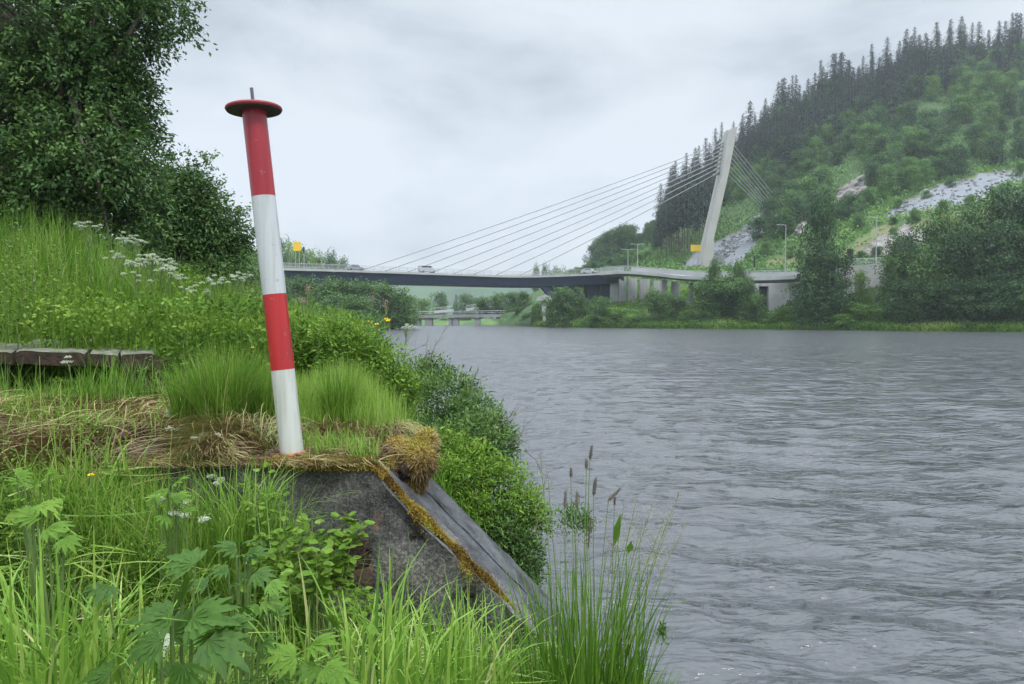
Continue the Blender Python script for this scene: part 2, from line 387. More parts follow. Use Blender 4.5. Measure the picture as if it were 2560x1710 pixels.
# ------------------------------------------------------------------ water
def wave(x, y):
    z = 0
    r = random.Random(5)
    dist = np.sqrt(x * x + y * y)
    for i in range(40):
        lam = .16 * 1.16 ** i if i < 16 else r.uniform(.18, 1.3)
        th = r.gauss(1.38, .5); kx, ky = math.cos(th) * 2 * math.pi / lam, math.sin(th) * 2 * math.pi / lam
        ph = r.uniform(0, 6.28)
        mod = .35 + 1.1 * vnoise(x, y * .8, 1.5 + lam * 3, i)
        z = z + .0092 * lam ** .95 * mod * np.sin(kx * x + ky * y + ph + 1.6 * vnoise(x, y, lam * 4, i + 40)) * sst(lam * 110, lam * 35, dist)
    return z * .92
nD = 620; nC = 460
Dr = np.geomspace(1.1, 900, nD); uc = np.concatenate([np.linspace(-2.6, -.83, 26)[:-1], np.linspace(-.82, .82, nC - 50), np.linspace(.83, 2.6, 26)[1:]])
Ug, Dg = np.meshgrid(uc, Dr); Xw = Ug * Dg
Zw = wave(Xw, Dg)
i = np.arange(nC - 1)[None] + np.arange(nD - 1)[:, None] * nC
g = Geo(); g.add(np.stack([Xw, Dg, Zw], -1), np.stack([i, i + 1, i + 1 + nC, i + nC], -1).reshape(-1, 4))
mw, n_, l_, b_ = newmat('river_water')
b_.inputs['Base Color'].default_value = (.064, .069, .076, 1); b_.inputs['Roughness'].default_value = .07; b_.inputs['IOR'].default_value = 1.5
b_.inputs['Specular IOR Level'].default_value = .5
tcn = n_.new('ShaderNodeTexCoord')
prev = None
for sc, dist, st, sx in ((14, .012, .7, .5), (4.5, .07, .9, .42), (1.5, .20, .85, .38), (.45, .42, .7, .4)):
    mpn = n_.new('ShaderNodeMapping'); mpn.inputs['Scale'].default_value = (sx, 1, 1); mpn.inputs['Rotation'].default_value = (0, 0, R(-10))
    nz = n_.new('ShaderNodeTexNoise'); nz.inputs['Scale'].default_value = sc; nz.inputs['Detail'].default_value = 4; nz.inputs['Roughness'].default_value = .6; nz.inputs['Distortion'].default_value = .4
    l_.new(tcn.outputs['Object'], mpn.inputs[0]); l_.new(mpn.outputs[0], nz.inputs['Vector'])
    bp = n_.new('ShaderNodeBump'); bp.inputs['Strength'].default_value = st; bp.inputs['Distance'].default_value = dist
    l_.new(nz.outputs['Fac'], bp.inputs['Height'])
    if prev: l_.new(prev.outputs[0], bp.inputs['Normal'])
    prev = bp
sy = n_.new('ShaderNodeSeparateXYZ'); l_.new(tcn.outputs['Object'], sy.inputs[0])
rr_ = n_.new('ShaderNodeMapRange'); rr_.inputs[1].default_value = 4; rr_.inputs[2].default_value = 55; rr_.inputs[3].default_value = .04; rr_.inputs[4].default_value = .19
l_.new(sy.outputs['Y'], rr_.inputs[0]); l_.new(rr_.outputs[0], b_.inputs['Roughness'])      # ripples too fine to model, averaged
l_.new(prev.outputs[0], b_.inputs['Normal'])
tag(g.obj('river_water', mw, smooth=True), kind='structure')
# ------------------------------------------------------------------ the cable-stayed bridge
def loft(g, secs, A=0.5):
    """secs: list of closed loops (same count) of points"""
    m = len(secs[0]); V = [tuple(p) for s_ in secs for p in s_]
    Q = [[i * m + k, i * m + (k + 1) % m, (i + 1) * m + (k + 1) % m, (i + 1) * m + k] for i in range(len(secs) - 1) for k in range(m)]
    Q2 = []
    T = [[0, k + 1, k] for k in range(1, m - 1)]; o_ = (len(secs) - 1) * m
    T += [[o_, o_ + k, o_ + k + 1] for k in range(1, m - 1)]
    g.add(V, Q, T, A)
def smooth_path(pts, n=6):
    out_ = []
    for i in range(len(pts) - 1):
        p0 = pts[max(i - 1, 0)]; p1 = pts[i]; p2 = pts[i + 1]; p3 = pts[min(i + 2, len(pts) - 1)]
        for k in range(n):
            t = k / n
            out_.append(0.5 * ((2 * p1) + (p2 - p0) * t + (2 * p0 - 5 * p1 + 4 * p2 - p3) * t * t + (3 * p1 - p0 - 3 * p2 + p3) * t ** 3))
    out_.append(pts[-1]); return out_
def frames(path):
    fr = []
    for i, p in enumerate(path):
        d = path[min(i + 1, len(path) - 1)] - path[max(i - 1, 0)]; d.z = 0; d.normalize()
        fr.append(Vector((-d.y, d.x, 0)))      # points away from the viewer for left-to-right paths
    return fr
BR = empty('cable_stayed_bridge', P(1765, 790, 225), 'long grey cable-stayed bridge over the river with one leaning concrete pylon', 'bridge')
def part(g, name, mat, par=BR, **k):
    o = g.obj(name, mat, None, **k); o.parent = par; o.matrix_parent_inverse = Matrix.Translation(-par.location); return o
# near top-edge line of the main deck (the light fascia bottom), then curving into the viaduct
edge = smooth_path([P(x, y, d) for x, y, d in [(240, 668, 150), (560, 672, 163), (740, 676.5, 174), (900, 681, 184), (1150, 689.5, 198), (1300, 694, 205), (1420, 691, 202), (1505, 687, 198), (1560, 684, 197)]])
nf = frames(edge); WID = 13.0
def deck(g_top, g_gird, path, nrm, wid, th, gird_h, inset, top_h=.0):
    loft(g_top, [[p, p + n_ * wid, p + n_ * wid + Vector((0, 0, th)), p + Vector((0, 0, th))] for p, n_ in zip(path, nrm)])
    if g_gird: loft(g_gird, [[p + n_ * (inset + .9) + Vector((0, 0, -gird_h)), p + n_ * (wid - inset - .9) + Vector((0, 0, -gird_h)), p + n_ * (wid - inset) + Vector((0, 0, -.01)), p + n_ * inset + Vector((0, 0, -.01))] for p, n_ in zip(path, nrm)])
gt, gg = Geo(), Geo(); deck(gt, gg, edge, nf, WID, .55, 2.35, .35)
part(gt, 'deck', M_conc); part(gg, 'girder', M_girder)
g = Geo()
def sample(path, step):
    out_ = [path[0]]; acc = 0
    for a, b in zip(path[:-1], path[1:]):
        L0 = (b - a).length; t = step - acc
        while t <= L0: out_.append(a.lerp(b, t / L0)); t += step
        acc = (acc + L0) % step
    return out_
def railing(path, nrm, off, h, step=2.2, rails=(1.0, .75, .5, .25), rr=.035, mesh=False):
    g = Geo(); pp = [p + n_ * off for p, n_ in zip(path, nrm)]
    for f in rails: g.tube([p + Vector((0, 0, h * f)) for p in pp], rr if f < 1 else rr * 1.5, 4)
    for p in sample(pp, step): g.tube([p, p + Vector((0, 0, h))], rr * 1.2, 4)
    return g
base_up = [p + Vector((0, 0, .55)) for p in edge]
part(railing(base_up, nf, .15, 1.15), 'railing', M_galv)
part(railing(base_up, nf, WID - .15, 1.15), 'railing', M_galv)
# roadway surface on the deck
g = Geo(); loft(g, [[p + n_ * 1.2 + Vector((0, 0, .56)), p + n_ * (WID - 1.2) + Vector((0, 0, .56)), p + n_ * (WID - 1.2) + Vector((0, 0, .60)), p + n_ * 1.2 + Vector((0, 0, .60))] for p, n_ in zip(edge, nf)])
part(g, 'carriageway', M_asph)
# pylon: two legs (near one broad, far one seen as a strip on its left) joined at the head
def leg(secs, D_, thick):
    g = Geo(); e_ = Vector((0, thick, 0)); loft(g, [[P(x0, y0, D_), P(x1, y1, D_), P(x1, y1, D_) + e_, P(x0, y0, D_) + e_] for x0, y0, x1, y1 in secs]); return g
part(leg([(1743, 705, 1762, 705), (1767.6, 593, 1785.5, 593), (1804.6, 438, 1821, 438), (1822, 325, 1844, 317)], 224, 2.6), 'pylon_leg', M_pyl)
part(leg([(1734, 705, 1740.5, 705), (1760.5, 593, 1766.2, 593), (1796, 438, 1801, 438), (1815, 327, 1820.5, 324)], 233, 2.4), 'pylon_leg', M_pyl)
part(leg([(1803.5, 428, 1812, 428), (1812, 372, 1828, 368), (1819, 332, 1838, 326)], 226.7, 6.2), 'pylon_head', M_pyl)
part(leg([(1752, 705, 1784, 705), (1758, 640, 1784.5, 632), (1766, 608, 1785.2, 602)], 223.6, 3.4), 'pylon_foot', M_pyl)
# stay cables
atp = [355, 364, 374.5, 385, 396, 407, 418, 430]
def on_edge(px):
    best = min(edge, key=lambda p: abs(project(p.x, p.y, p.z)[0] - px)); return best
tx = lambda y: np.interp(y, [316, 705], [1822, 1752])
for i, (yt, xa) in enumerate(zip(atp, [918, 976, 1034, 1092, 1150, 1201, 1252, 1300])):
    j = min(range(len(edge)), key=lambda q: abs(project(*edge[q])[0] - xa))
    # interpolate exact anchor
    pa = edge[j]; pxa = project(*pa)[0]; j2 = min(max(j + (1 if pxa < xa else -1), 0), len(edge) - 1); t = (xa - pxa) / (project(*edge[j2])[0] - pxa)
    a = pa.lerp(edge[j2], t) + nf[j] * 6.0 + Vector((0, 0, .6)); b = P(tx(yt) - 3, yt, 229.5)
    m_ = a.lerp(b, .5) - Vector((0, 0, (b - a).length * .004))
    q = [a.lerp(b, t) - Vector((0, 0, (b - a).length * .006 * 4 * t * (1 - t))) for t in np.linspace(0, 1, 13)]
    part(Geo().tube(q, .115, 5), 'stay_cable', M_cable)
    g = Geo(); g.tube([q[-1] + (q[-2] - q[-1]).normalized() * 2.6, q[-1]], .34, 6); part(g, 'cable_anchor', M_pyl)
back = [(1940, 490), (1932, 494), (1926, 499), (1920, 504), (1917, 508), (1915, 512), (1912, 517), (1909, 521)]
for i, (yt, (xa, ya)) in enumerate(zip([364, 374, 384, 395, 406, 417, 428, 438], back)):
    b = P(tx(yt) + 22, yt, 228); a = P(xa, ya + 3, 262 - i * 1.5)
    part(Geo().tube([a, b], .15, 5), 'stay_cable', M_cable)
g = Geo(); a0, a1 = P(1898, 528, 257), P(1948, 486, 266)
g.prism([a0, a1, a1 + Vector((1.5, 0, -9)), a0 + Vector((2, 0, -9))], (3, 5, 0)); part(g, 'anchor_block', M_concdk)
# river pier: dark flaring legs below the girder
for x0, x1, xb0, xb1, d in [(1352, 1388, 1395, 1440, 206), (1418, 1470, 1398, 1440, 206), (1465, 1500, 1470, 1490, 204), (1500, 1532, 1488, 1532, 203)]:
    g = Geo(); p0, p1 = P(x0, 713, d), P(x1, 713, d); q0, q1 = P(xb0, 775, d), P(xb1, 775, d); e_ = Vector((0, 8, 0))
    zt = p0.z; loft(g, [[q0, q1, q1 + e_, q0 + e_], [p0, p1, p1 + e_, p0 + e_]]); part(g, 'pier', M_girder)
g = Geo(); c0 = P(1418, 800, 206); g.box(c0.x - 4, c0.x + 4, 205, 215, -2, 5); part(g, 'pier_footing', M_concdk)

# ------------------------------------------------------------------ curving foot viaduct in front of it
VI = empty('curved_viaduct', P(1760, 790, 185), 'curving concrete footpath viaduct on broad columns in front of the pylon', 'viaduct')
vpart = lambda g, n_, m_, **k: part(g, n_, m_, VI, **k)
vp = smooth_path([P(x, y, d) for x, y, d in [(1500, 688, 195), (1560, 684.2, 191), (1640, 690, 186), (1700, 696.5, 180), (1780, 700, 172), (1870, 701, 163), (1985, 697.5, 156), (2095, 690, 152), (2210, 684, 151)]])
vf = frames(vp); VW = 4.6
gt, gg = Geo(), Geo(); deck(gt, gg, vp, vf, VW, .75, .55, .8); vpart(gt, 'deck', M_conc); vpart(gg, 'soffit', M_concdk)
vup = [p + Vector((0, 0, .75)) for p in vp]
vpart(railing(vup, vf, .1, 1.25, 1.5, (1.0, .8, .6, .4, .2), .03), 'railing', M_galv)
g = Geo(); loft(g, [[p + n_ * VW, p + n_ * (VW + .3), p + n_ * (VW + .3) + Vector((0, 0, 1.9)), p + n_ * VW + Vector((0, 0, 1.9))] for p, n_ in zip(vp[6:], vf[6:])]); vpart(g, 'parapet', M_conc)
# screen of mesh panels between the rails: thin bars
g = Geo()
for p, q, n_ in zip(vup[:-1], vup[1:], vf):
    for k in range(10):
        a = p.lerp(q, k / 10) + n_ * .1; g.tube([a + Vector((0, 0, .05)), a + Vector((0, 0, 1.2))], .018, 3, cap=False)
vpart(g, 'railing_bars', M_galv)
# broad columns / panels
for x0, x1, d, yb in [(1526, 1545, 199, 748), (1547, 1566, 198, 748), (1570, 1593, 197, 742), (1600, 1624, 196, 735), (1634, 1660, 194, 735), (1680, 1700, 188, 755), (1725, 1734, 182, 760)]:
    g = Geo(); a, b = P(x0, yb + 20, d), P(x1, yb + 20, d); t = P(x0, 685, d).z
    pz = min(vp, key=lambda p: abs(project(*p)[0] - (x0 + x1) / 2)).z - .56
    w_ = b.x - a.x
    for k in range(3): g.box(a.x + w_ * k / 3 + .03, a.x + w_ * (k + 1) / 3 - .03, d + (.06 if k == 1 else 0), d + 1.6, a.z - 2, pz)
    vpart(g, 'column', M_conc if x0 < 1670 else M_concdk)
g = Geo(); a = P(1661, 760, 189); g.tube([a, Vector((a.x, a.y, P(1661, 700, 189).z))], .75, 14, cap=True); vpart(g, 'round_column', M_conc, smooth=True)
# abutment wall with a door recess
g = Geo(); d = 157.5; wl, wr, zb = X(1920, d), X(2060, d), Z(778, d); zt = Z(708, d)
dx0, dx1, dz = X(1901, d), X(1921, d), Z(715.5, d)
g.box(dx1, wr, d, d + 4, zb - 2, zt); g.box(X(1868, d), dx0, d + 1, d + 4, zb - 2, zt - .03); g.box(dx0, dx1, d + .02, d + 4, dz, zt - .02)
vpart(g, 'abutment_wall', M_conc)
g = Geo(); g.box(dx0, dx1, d + 1.4, d + 1.6, zb - 2, dz); vpart(g, 'doorway', M_blk)
g = Geo(); g.tube([Vector((X(1973, d), d - .15, zb)), Vector((X(1973, d), d - .15, zt - .3))], .12, 8); vpart(g, 'drainpipe', M_galv)
# retaining wall right of the tall tree
RW = Geo(); a, b = P(2105, 735, 151), P(2212, 712, 151)
RW.prism([a + Vector((0, 0, -3)), b + Vector((0, 0, -3)), P(2212, 660, 151), P(2140, 662, 151), P(2105, 665, 151)], (0, .8, 0))
o = RW.obj('retaining_wall', M_conc); tag(o, 'pale concrete retaining wall on the bank right of the tall alder', 'wall')
g = Geo(); tp = [P(2105, 663, 150.6), P(2212, 658, 150.6)]
o = railing(tp, frames(tp), 0, 1.1, 1.6).obj('handrail', M_galv, None); o.parent = bpy.data.objects['retaining_wall']
# ------------------------------------------------------------------ two small bridges upstream
def small_bridge(name, label, x0, y0, x1, y1, d, th, piers, mat, rail=True):
    o = empty(name, P(x0, y0, d), label, 'bridge'); g = Geo(); a, b = P(x0, y0, d), P(x1, y1, d)
    loft(g, [[p, p + Vector((0, 5, 0)), p + Vector((0, 5, th)), p + Vector((0, 0, th))] for p in (a, b)]); part(g, 'deck', mat, o)
    if rail:
        pp = [a + Vector((0, 0, th)), b + Vector((0, 0, th))]; part(railing(pp, frames(pp), .1, 1.1, 3, (1, .5), .05), 'railing', M_galv, o)
    for u, v in piers:
        g = Geo(); g.box(X(u, d), X(v, d), d + .6, d + 4.2, -2, min(a.z, b.z) - .01); part(g, 'pier', M_concdk, o)
    return o
small_bridge('road_bridge', 'low grey road bridge on square piers close above the far water', 1028, 795, 1262, 792.5, 248, 1.0, [(1040, 1050), (1062, 1080), (1121, 1129), (1131, 1146), (1186, 1200)], M_concdk)
small_bridge('slip_road_bridge', 'pale sloping road bridge behind the low far bridge', 1165, 777, 1262, 765, 300, 1.0, [(1188, 1196), (1230, 1240)], M_conc)
small_bridge('approach_viaduct', 'short pale level viaduct left of the sloping far bridge', 1085, 783, 1132, 779, 310, 1.1, [(1098, 1104)], M_conc)
# ------------------------------------------------------------------ culvert house under the main span
o = empty('culvert_portal', P(1362, 800, 200), 'small pale concrete roof slab on a wedge post under the bridge', 'shelter')
g = Geo(); g.prism([P(1340, 752, 199), P(1345, 742, 199), P(1362, 736, 199), P(1386, 742, 199), P(1384, 750, 199)], (0, 5, 0)); part(g, 'roof_slab', M_conc, o)
g = Geo(); g.prism([P(1353, 752, 200), P(1366, 752, 200), P(1364, 815, 200), P(1360, 815, 200)], (0, 3, 0)); part(g, 'post', M_conc, o)
# ------------------------------------------------------------------ road furniture
def lamp(px, yb, yt, d, arm, label, group, double=False, headless=False):
    b = P(px, yb, d); t = P(px + (2 if not double else 0), yt, d); o = empty('street_lamp', b, label, 'lamp post', group)
    part(Geo().tube([b, b.lerp(t, .5), t], [.13, .10, .07], 8), 'pole', M_galv, o)
    for s_ in ([-1, 1] if double else [arm]):
        e_ = t + Vector((s_ * 1.3, 0, .12)); part(Geo().tube([t, e_], .05, 6), 'arm', M_galv, o)
        g = Geo(); g.box(e_.x - (.7 if s_ < 0 else 0), e_.x + (.7 if s_ > 0 else 0), e_.y - .15, e_.y + .15, e_.z - .06, e_.z + .08); part(g, 'lamp_head', M_galv, o)
lamp(1963, 680, 563, 158.5, -1, 'slender single-arm street lamp on the road left of the tall alder', 'street lamps')
lamp(2190, 664, 544, 153, -1, 'slender street lamp above the retaining wall right of the tall alder', 'street lamps')
lamp(1570, 672, 624, 212, 1, 'shorter of two double-arm street lamps beyond the bend of the viaduct', 'street lamps', True)
lamp(1594, 672, 611, 205, 1, 'taller of two double-arm street lamps beyond the bend of the viaduct', 'street lamps', True)
def post_only(px, yb, yt, d, label, hh, cat='post'):
    b, t = P(px, yb, d), P(px, yt, d); o = empty('signal_post', b, label, cat, 'slim posts along the bridges'); part(Geo().tube([b, t], .09, 6), 'pole', M_galv, o)
    g = Geo(); g.box(t.x - .16, t.x + .16, t.y - .3, t.y - .1, t.z - hh, t.z); part(g, 'signal_box', M_blk, o)
post_only(1504, 690, 664, 199, 'slim dark post where the main deck meets the viaduct', .7)
post_only(760, 678, 617, 176, 'thin post on the bridge deck just right of the striped marker post', 1.4)
post_only(1885, 678, 641, 161, 'post with dark box on the footpath right of the pylon', 2.4)
post_only(1712, 675, 655, 190, 'short dark post on the viaduct left of the pylon foot', .8)
for px, d, yt, yb, w_, lb in [(2114, 150.2, 640, 664, .5, 'narrow dark panel sign, leftmost on the retaining wall'), (2121, 150, 622, 664, .75, 'tall dark panel sign, left of the tall pair on the retaining wall'), (2128, 149.8, 622, 664, .75, 'tall dark panel sign, right of the tall pair on the retaining wall')]:
    o = empty('panel_sign', P(px, yb, d), lb, 'road sign', 'dark panel signs'); b, t = P(px, yb + 6, d), P(px, yt, d)
    part(Geo().tube([b, t], .09, 6), 'pole', M_galv, o); g = Geo(); g.box(t.x - w_ / 2, t.x + w_ / 2, d - .2, d - .1, P(px, yt + 24, d).z, t.z); part(g, 'panel', M_blk, o)
def ysign(x0, x1, y0, y1, yb, d, label):
    a, b = P(x0, y1, d), P(x1, y0, d); o = empty('road_sign', P((x0 + x1) / 2, yb, d), label, 'road sign')
    g = Geo(); g.box(a.x, b.x, d, d + .12, a.z, b.z); part(g, 'sign_panel', M_ysign, o)
    for f in (.25, .75):
        x = a.x + (b.x - a.x) * f; part(Geo().tube([Vector((x, d + .22, Z(yb, d))), Vector((x, d + .22, b.z - .1))], .08, 6), 'sign_post', M_galv, o)
ysign(1727, 1752, 612, 628, 668, 231, 'yellow road direction sign just left of the pylon foot')
ysign(733, 752, 605, 627, 672, 186, 'yellow road sign against the sky above the bridge, right of the striped post')
# ------------------------------------------------------------------ vehicles on the main deck
def vehicle(name, px, d, Lc, Wc, Hc, mat, label, van=False):
    j = min(range(len(edge)), key=lambda q: abs(project(*edge[q])[0] - px)); n_ = nf[j]; c = edge[j] + n_ * 4.2 + Vector((0, 0, .62))
    c = c + (P(px, 680, c.y) - c).dot(Vector((1, 0, 0))) * Vector((1, 0, 0)) 
    ang = math.atan2(-n_.x, n_.y); o = empty(name, c, label, 'van' if van else 'car', None, ang)
    def pl(g, nm, m_): q = g.obj(nm, m_, o); return q
    prof = [(-Lc / 2, .35), (Lc / 2, .35), (Lc / 2, .95), (Lc / 2 - .9, 1.05), (Lc / 2 - 1.4, Hc), (-Lc / 2 + .1, Hc), (-Lc / 2, 1.2)] if van else \
           [(-Lc / 2, .3), (Lc / 2, .3), (Lc / 2, .75), (Lc / 2 - 1.1, .92), (Lc / 2 - 1.8, Hc), (-Lc / 2 + 1.0, Hc), (-Lc / 2 + .3, .98), (-Lc / 2, .9)]
    pl(Geo().prism([(x, -Wc / 2, z) for x, z in prof], (0, Wc, 0)), 'body', mat)
    g = Geo(); wx = (Lc / 2 - 1.55, -Lc / 2 + (.4 if van else 1.05)); g.box(wx[1], wx[0], -Wc / 2 - .01, Wc / 2 + .01, Hc - .5, Hc - .1); pl(g, 'window', M_glass)
    for sx in (-1, 1):
        for sy in (-1, 1):
            x = sx * (Lc / 2 - .85); y = sy * (Wc / 2 - .1); pl(Geo().tube([(x, y - .12, .32), (x, y + .12, .32)], .32, 12), 'wheel', M_blk)
M_cw = solid('white_car_paint', (.45, .47, .48), .3); M_cg = solid('grey_car_paint', (.22, .24, .26), .3)
vehicle('van', 1068, 190, 4.7, 1.9, 1.95, M_cw, 'white van crossing the middle of the cable-stayed bridge', True)
vehicle('car', 888, 183, 4.5, 1.8, 1.5, M_cg, 'grey car on the bridge left of the white van')
vehicle('car', 1474, 203, 4.4, 1.8, 1.5, M_cw, 'white car on the bridge where it meets the viaduct')
# ------------------------------------------------------------------ two people walking on the viaduct
def person(px, label, coat, legs_col, lift):
    j = min(range(len(vp)), key=lambda q: abs(project(*vp[q])[0] - px)); base = vp[j] + vf[j] * 1.4 + Vector((0, 0, .755)); base.x = X(px, base.y)
    o = empty('person', base, label, 'person')
    verts = [(0, 0, .93), (.0, 0, 1.15), (0, 0, 1.40), (0, .01, 1.50), (.01, 0, 1.62), (.02, 0, 1.72),
             (-.10, 0, .90), (-.12 - lift * .5, .0, .50), (-.20 - lift, 0, .08), (-.08 - lift, -.0, .03),
             (.10, 0, .90), (.14, .0, .49), (.13 + lift, 0, .08), (.26 + lift, 0, .03),
             (-.2, 0, 1.40), (-.27, .03, 1.12), (-.22, .02, .86), (-.20, .02, .78), (.2, 0, 1.40), (.28, -.02, 1.12), (.33, -.02, .90), (.34, -.02, .82)]
    rad = [.15, .14, .16, .06, .10, .09, .09, .065, .045, .035, .09, .065, .045, .035, .065, .05, .035, .04, .065, .05, .035, .04]
    edges = [(0, 1), (1, 2), (2, 3), (3, 4), (4, 5), (0, 6), (6, 7), (7, 8), (8, 9), (0, 10), (10, 11), (11, 12), (12, 13), (2, 14), (14, 15), (15, 16), (16, 17), (2, 18), (18, 19), (19, 20), (20, 21)]
    me = bpy.data.meshes.new('body'); me.from_pydata(verts, edges, []); b = bpy.data.objects.new('body', me); COL.objects.link(b); b.parent = o
    md = b.modifiers.new('skin', 'SKIN')
    for i, r in enumerate(rad): me.skin_vertices[0].data[i].radius = (r, r * .8)
    me.skin_vertices[0].data[0].use_root = True
    b.modifiers.new('sub', 'SUBSURF').levels = 1
    m, n, l, bb = newmat('person_cloth'); t = n.new('ShaderNodeTexCoord'); sx_ = n.new('ShaderNodeSeparateXYZ'); l.new(t.outputs['Object'], sx_.inputs[0])
    mr = n.new('ShaderNodeMath'); mr.operation = 'DIVIDE'; mr.inputs[1].default_value = 2; l.new(sx_.outputs['Z'], mr.inputs[0])
    r = mk_ramp(n, [(0, (.02, .02, .02)), (.05, legs_col), (.46, coat), (.765, (.5, .34, .26)), (.86, (.04, .03, .02))]); r.color_ramp.interpolation = 'CONSTANT'
    l.new(mr.outputs[0], r.inputs[0]); l.new(r.outputs[0], bb.inputs['Base Color']); bb.inputs['Roughness'].default_value = .9
    me.materials.append(m)
person(1865, 'person in grey top and dark trousers walking on the viaduct, left of a pair', (.10, .11, .14), (.03, .035, .05), .10)
person(1872.5, 'person in black clothes walking on the viaduct, right of a pair', (.012, .012, .015), (.012, .012, .015), .05)

# ------------------------------------------------------------------ trees of the far side
def broad(gL, gW, h, rad, nl, nleaf, leaf, seed=0, trunk=.18, low=.12, squash=1.0):
    """round leafy crown of many clumps on limbs; unit = metres"""
    rg = np.random.default_rng(seed); n_l = nl
    cs = []
    for i in range(n_l):
        f = (i + .5) / n_l; zc = h * (low + (1 - low) * f); rr = rad * math.sin(math.pi * (.18 + .78 * f)) ** .75
        for k in range(3):
            a = rg.uniform(0, 6.28); q = rr * (rg.uniform(.25, .8) if k else rg.uniform(0, .3)); cs.append((q * math.cos(a), q * math.sin(a) * squash, zc - (h * .1 if f > .9 else 0) + rg.normal(0, h * .03), rad * rg.uniform(.26, .46)))
    cs = np.array(cs); idx = rg.integers(0, len(cs), nleaf // 14)
    v = rg.normal(0, 1, (len(idx), 3)); v /= np.linalg.norm(v, axis=1, keepdims=True); v[:, 2] = v[:, 2] * .8
    cc = cs[idx, :3] + v * cs[idx, 3:4] * rg.uniform(.65, 1.0, (len(idx), 1))
    cv = rg.uniform(.0, .8, len(cc)) + v[:, 2] * .2
    c = np.repeat(cc, 14, 0); nv = np.repeat(v, 14, 0); c = c + rg.normal(0, leaf * 1.0, c.shape)
    c[:, 2] = np.maximum(c[:, 2], .1)
    d = rg.normal(0, 1, c.shape) + nv * .8
    gL.leaves(c, d, leaf * rg.uniform(.7, 1.3, len(c)), leaf * .75, np.clip(np.repeat(cv, 14) + rg.normal(0, .12, len(c)), 0, 1), nrm=nv + rg.normal(0, .5, c.shape) + [0, 0, .4])
    if gW is not None:
        gW.tube([(0, 0, -1), (0, 0, h * .3), (rad * .05, 0, h * .6), (0, 0, h * .88)], [trunk, trunk * .8, trunk * .5, trunk * .1], 6)
        for k in range(10):
            q = cs[rg.integers(0, len(cs))]; z0 = max(.3, q[2] * .55); gW.tube([(0, 0, z0), (q[0] * .5, q[1] * .5, (z0 + q[2]) / 2), (q[0], q[1], q[2])], [trunk * .4, trunk * .25, trunk * .08], 4, cap=False)
def mk_tree(name, label, cat, group, mats, **k):
    o = empty(name, (0, 0, 0), label, cat, group); a, b = Geo(), Geo(); broad(a, b, **k)
    a.obj('crown', mats, o); b.obj('trunk', M_bark, o, smooth=True); return reg(o)
def spruce(name, label, cat, group, h, rad, seed, bare=.08, dens=1.0):
    rg = np.random.default_rng(seed); o = empty(name, (0, 0, 0), label, cat, group); a, b = Geo(), Geo()
    b.tube([(0, 0, -2), (0, 0, h * .5), (0, 0, h)], [.24, .15, .02], 6)
    C, Dv, Lf, Av = [], [], [], []
    for z in np.arange(h * bare, h - .3, .48):
        f = (z - h * bare) / (h * (1 - bare)); r = rad * (1 - f) ** .72 * rg.uniform(.6, 1.15) + .1
        if f < .15: r *= .6 + f * 2.6
        for k in range(int(10 * dens)):
            az = rg.uniform(0, 6.28); u = np.array([math.cos(az), math.sin(az), 0]); rr = r * rg.uniform(.35, 1.15); m = max(2, int(rr / .42))
            for q in range(m):
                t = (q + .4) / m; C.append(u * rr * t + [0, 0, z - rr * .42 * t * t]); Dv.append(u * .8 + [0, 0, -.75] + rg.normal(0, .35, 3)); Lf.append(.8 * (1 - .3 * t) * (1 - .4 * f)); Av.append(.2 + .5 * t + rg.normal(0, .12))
    C = np.array(C); a.leaves(C, np.array(Dv), np.array(Lf), np.array(Lf) * .55, np.clip(Av, 0, 1))
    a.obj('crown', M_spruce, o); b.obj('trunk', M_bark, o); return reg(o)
G_SP = 'tall dark spruces along the hill ridge'; G_BL = 'leafy trees on the hillside'; G_BP = 'pale leafy trees on the hillside'; G_ST = 'bare-stemmed spruces left of the pylon'
L_SP = 'tall dark spruce standing in the dense wood along the upper hillside ridge'
L_BL = 'round dark green leafy tree on the hillside below the spruces'
L_BP = 'round light green leafy tree on the hillside below the spruces'
L_ST = 'dark spruce with bare grey lower stem in the stand left of the pylon'
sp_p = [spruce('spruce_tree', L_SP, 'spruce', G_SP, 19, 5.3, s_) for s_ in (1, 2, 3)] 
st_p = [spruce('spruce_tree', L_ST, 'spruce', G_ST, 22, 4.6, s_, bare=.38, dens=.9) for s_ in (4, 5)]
bl_p = [mk_tree('broadleaf_tree', L_BL, 'tree', G_BL, M_hillleaf, h=10, rad=4.4, nl=9, nleaf=5200, leaf=.38, seed=s_, squash=1) for s_ in (6, 7, 8)]
bp_p = [mk_tree('broadleaf_tree', L_BP, 'tree', G_BP, M_hilllime, h=10, rad=4.2, nl=9, nleaf=5200, leaf=.38, seed=s_) for s_ in (9, 10)]
ZN = [(1700, 'at the lower left end of the ridge'), (1800, 'close behind the pylon'), (1900, 'right above the pylon cables'), (2000, 'above the small rock rib'), (2120, 'above the tan rock face'), (2250, 'above the rock outcrop'), (2380, 'above the long gravel slope'), (2500, 'towards the upper right corner'), (9999, 'in the upper right corner')]
def zone(px): return next(z for m, z in ZN if px < m)
used = set()
def put(protos, x, y, z, sc, sxy=1.0, **k):
    p = protos[rng.integers(0, len(protos))]; rz = rng.uniform(0, 6.28); s_ = (sc * sxy, sc * sxy, sc)
    if p.as_pointer() in used: return dup(p, (x, y, z), rz, s_, **k)
    used.add(p.as_pointer()); p.location = (x, y, z); p.rotation_euler = (0, 0, rz); p.scale = s_
    if k.get('label'): p['label'] = k['label']
    if k.get('group'): p['group'] = k['group']
    return p
def forbidden(px, py):
    return gkind(px, py) > 0
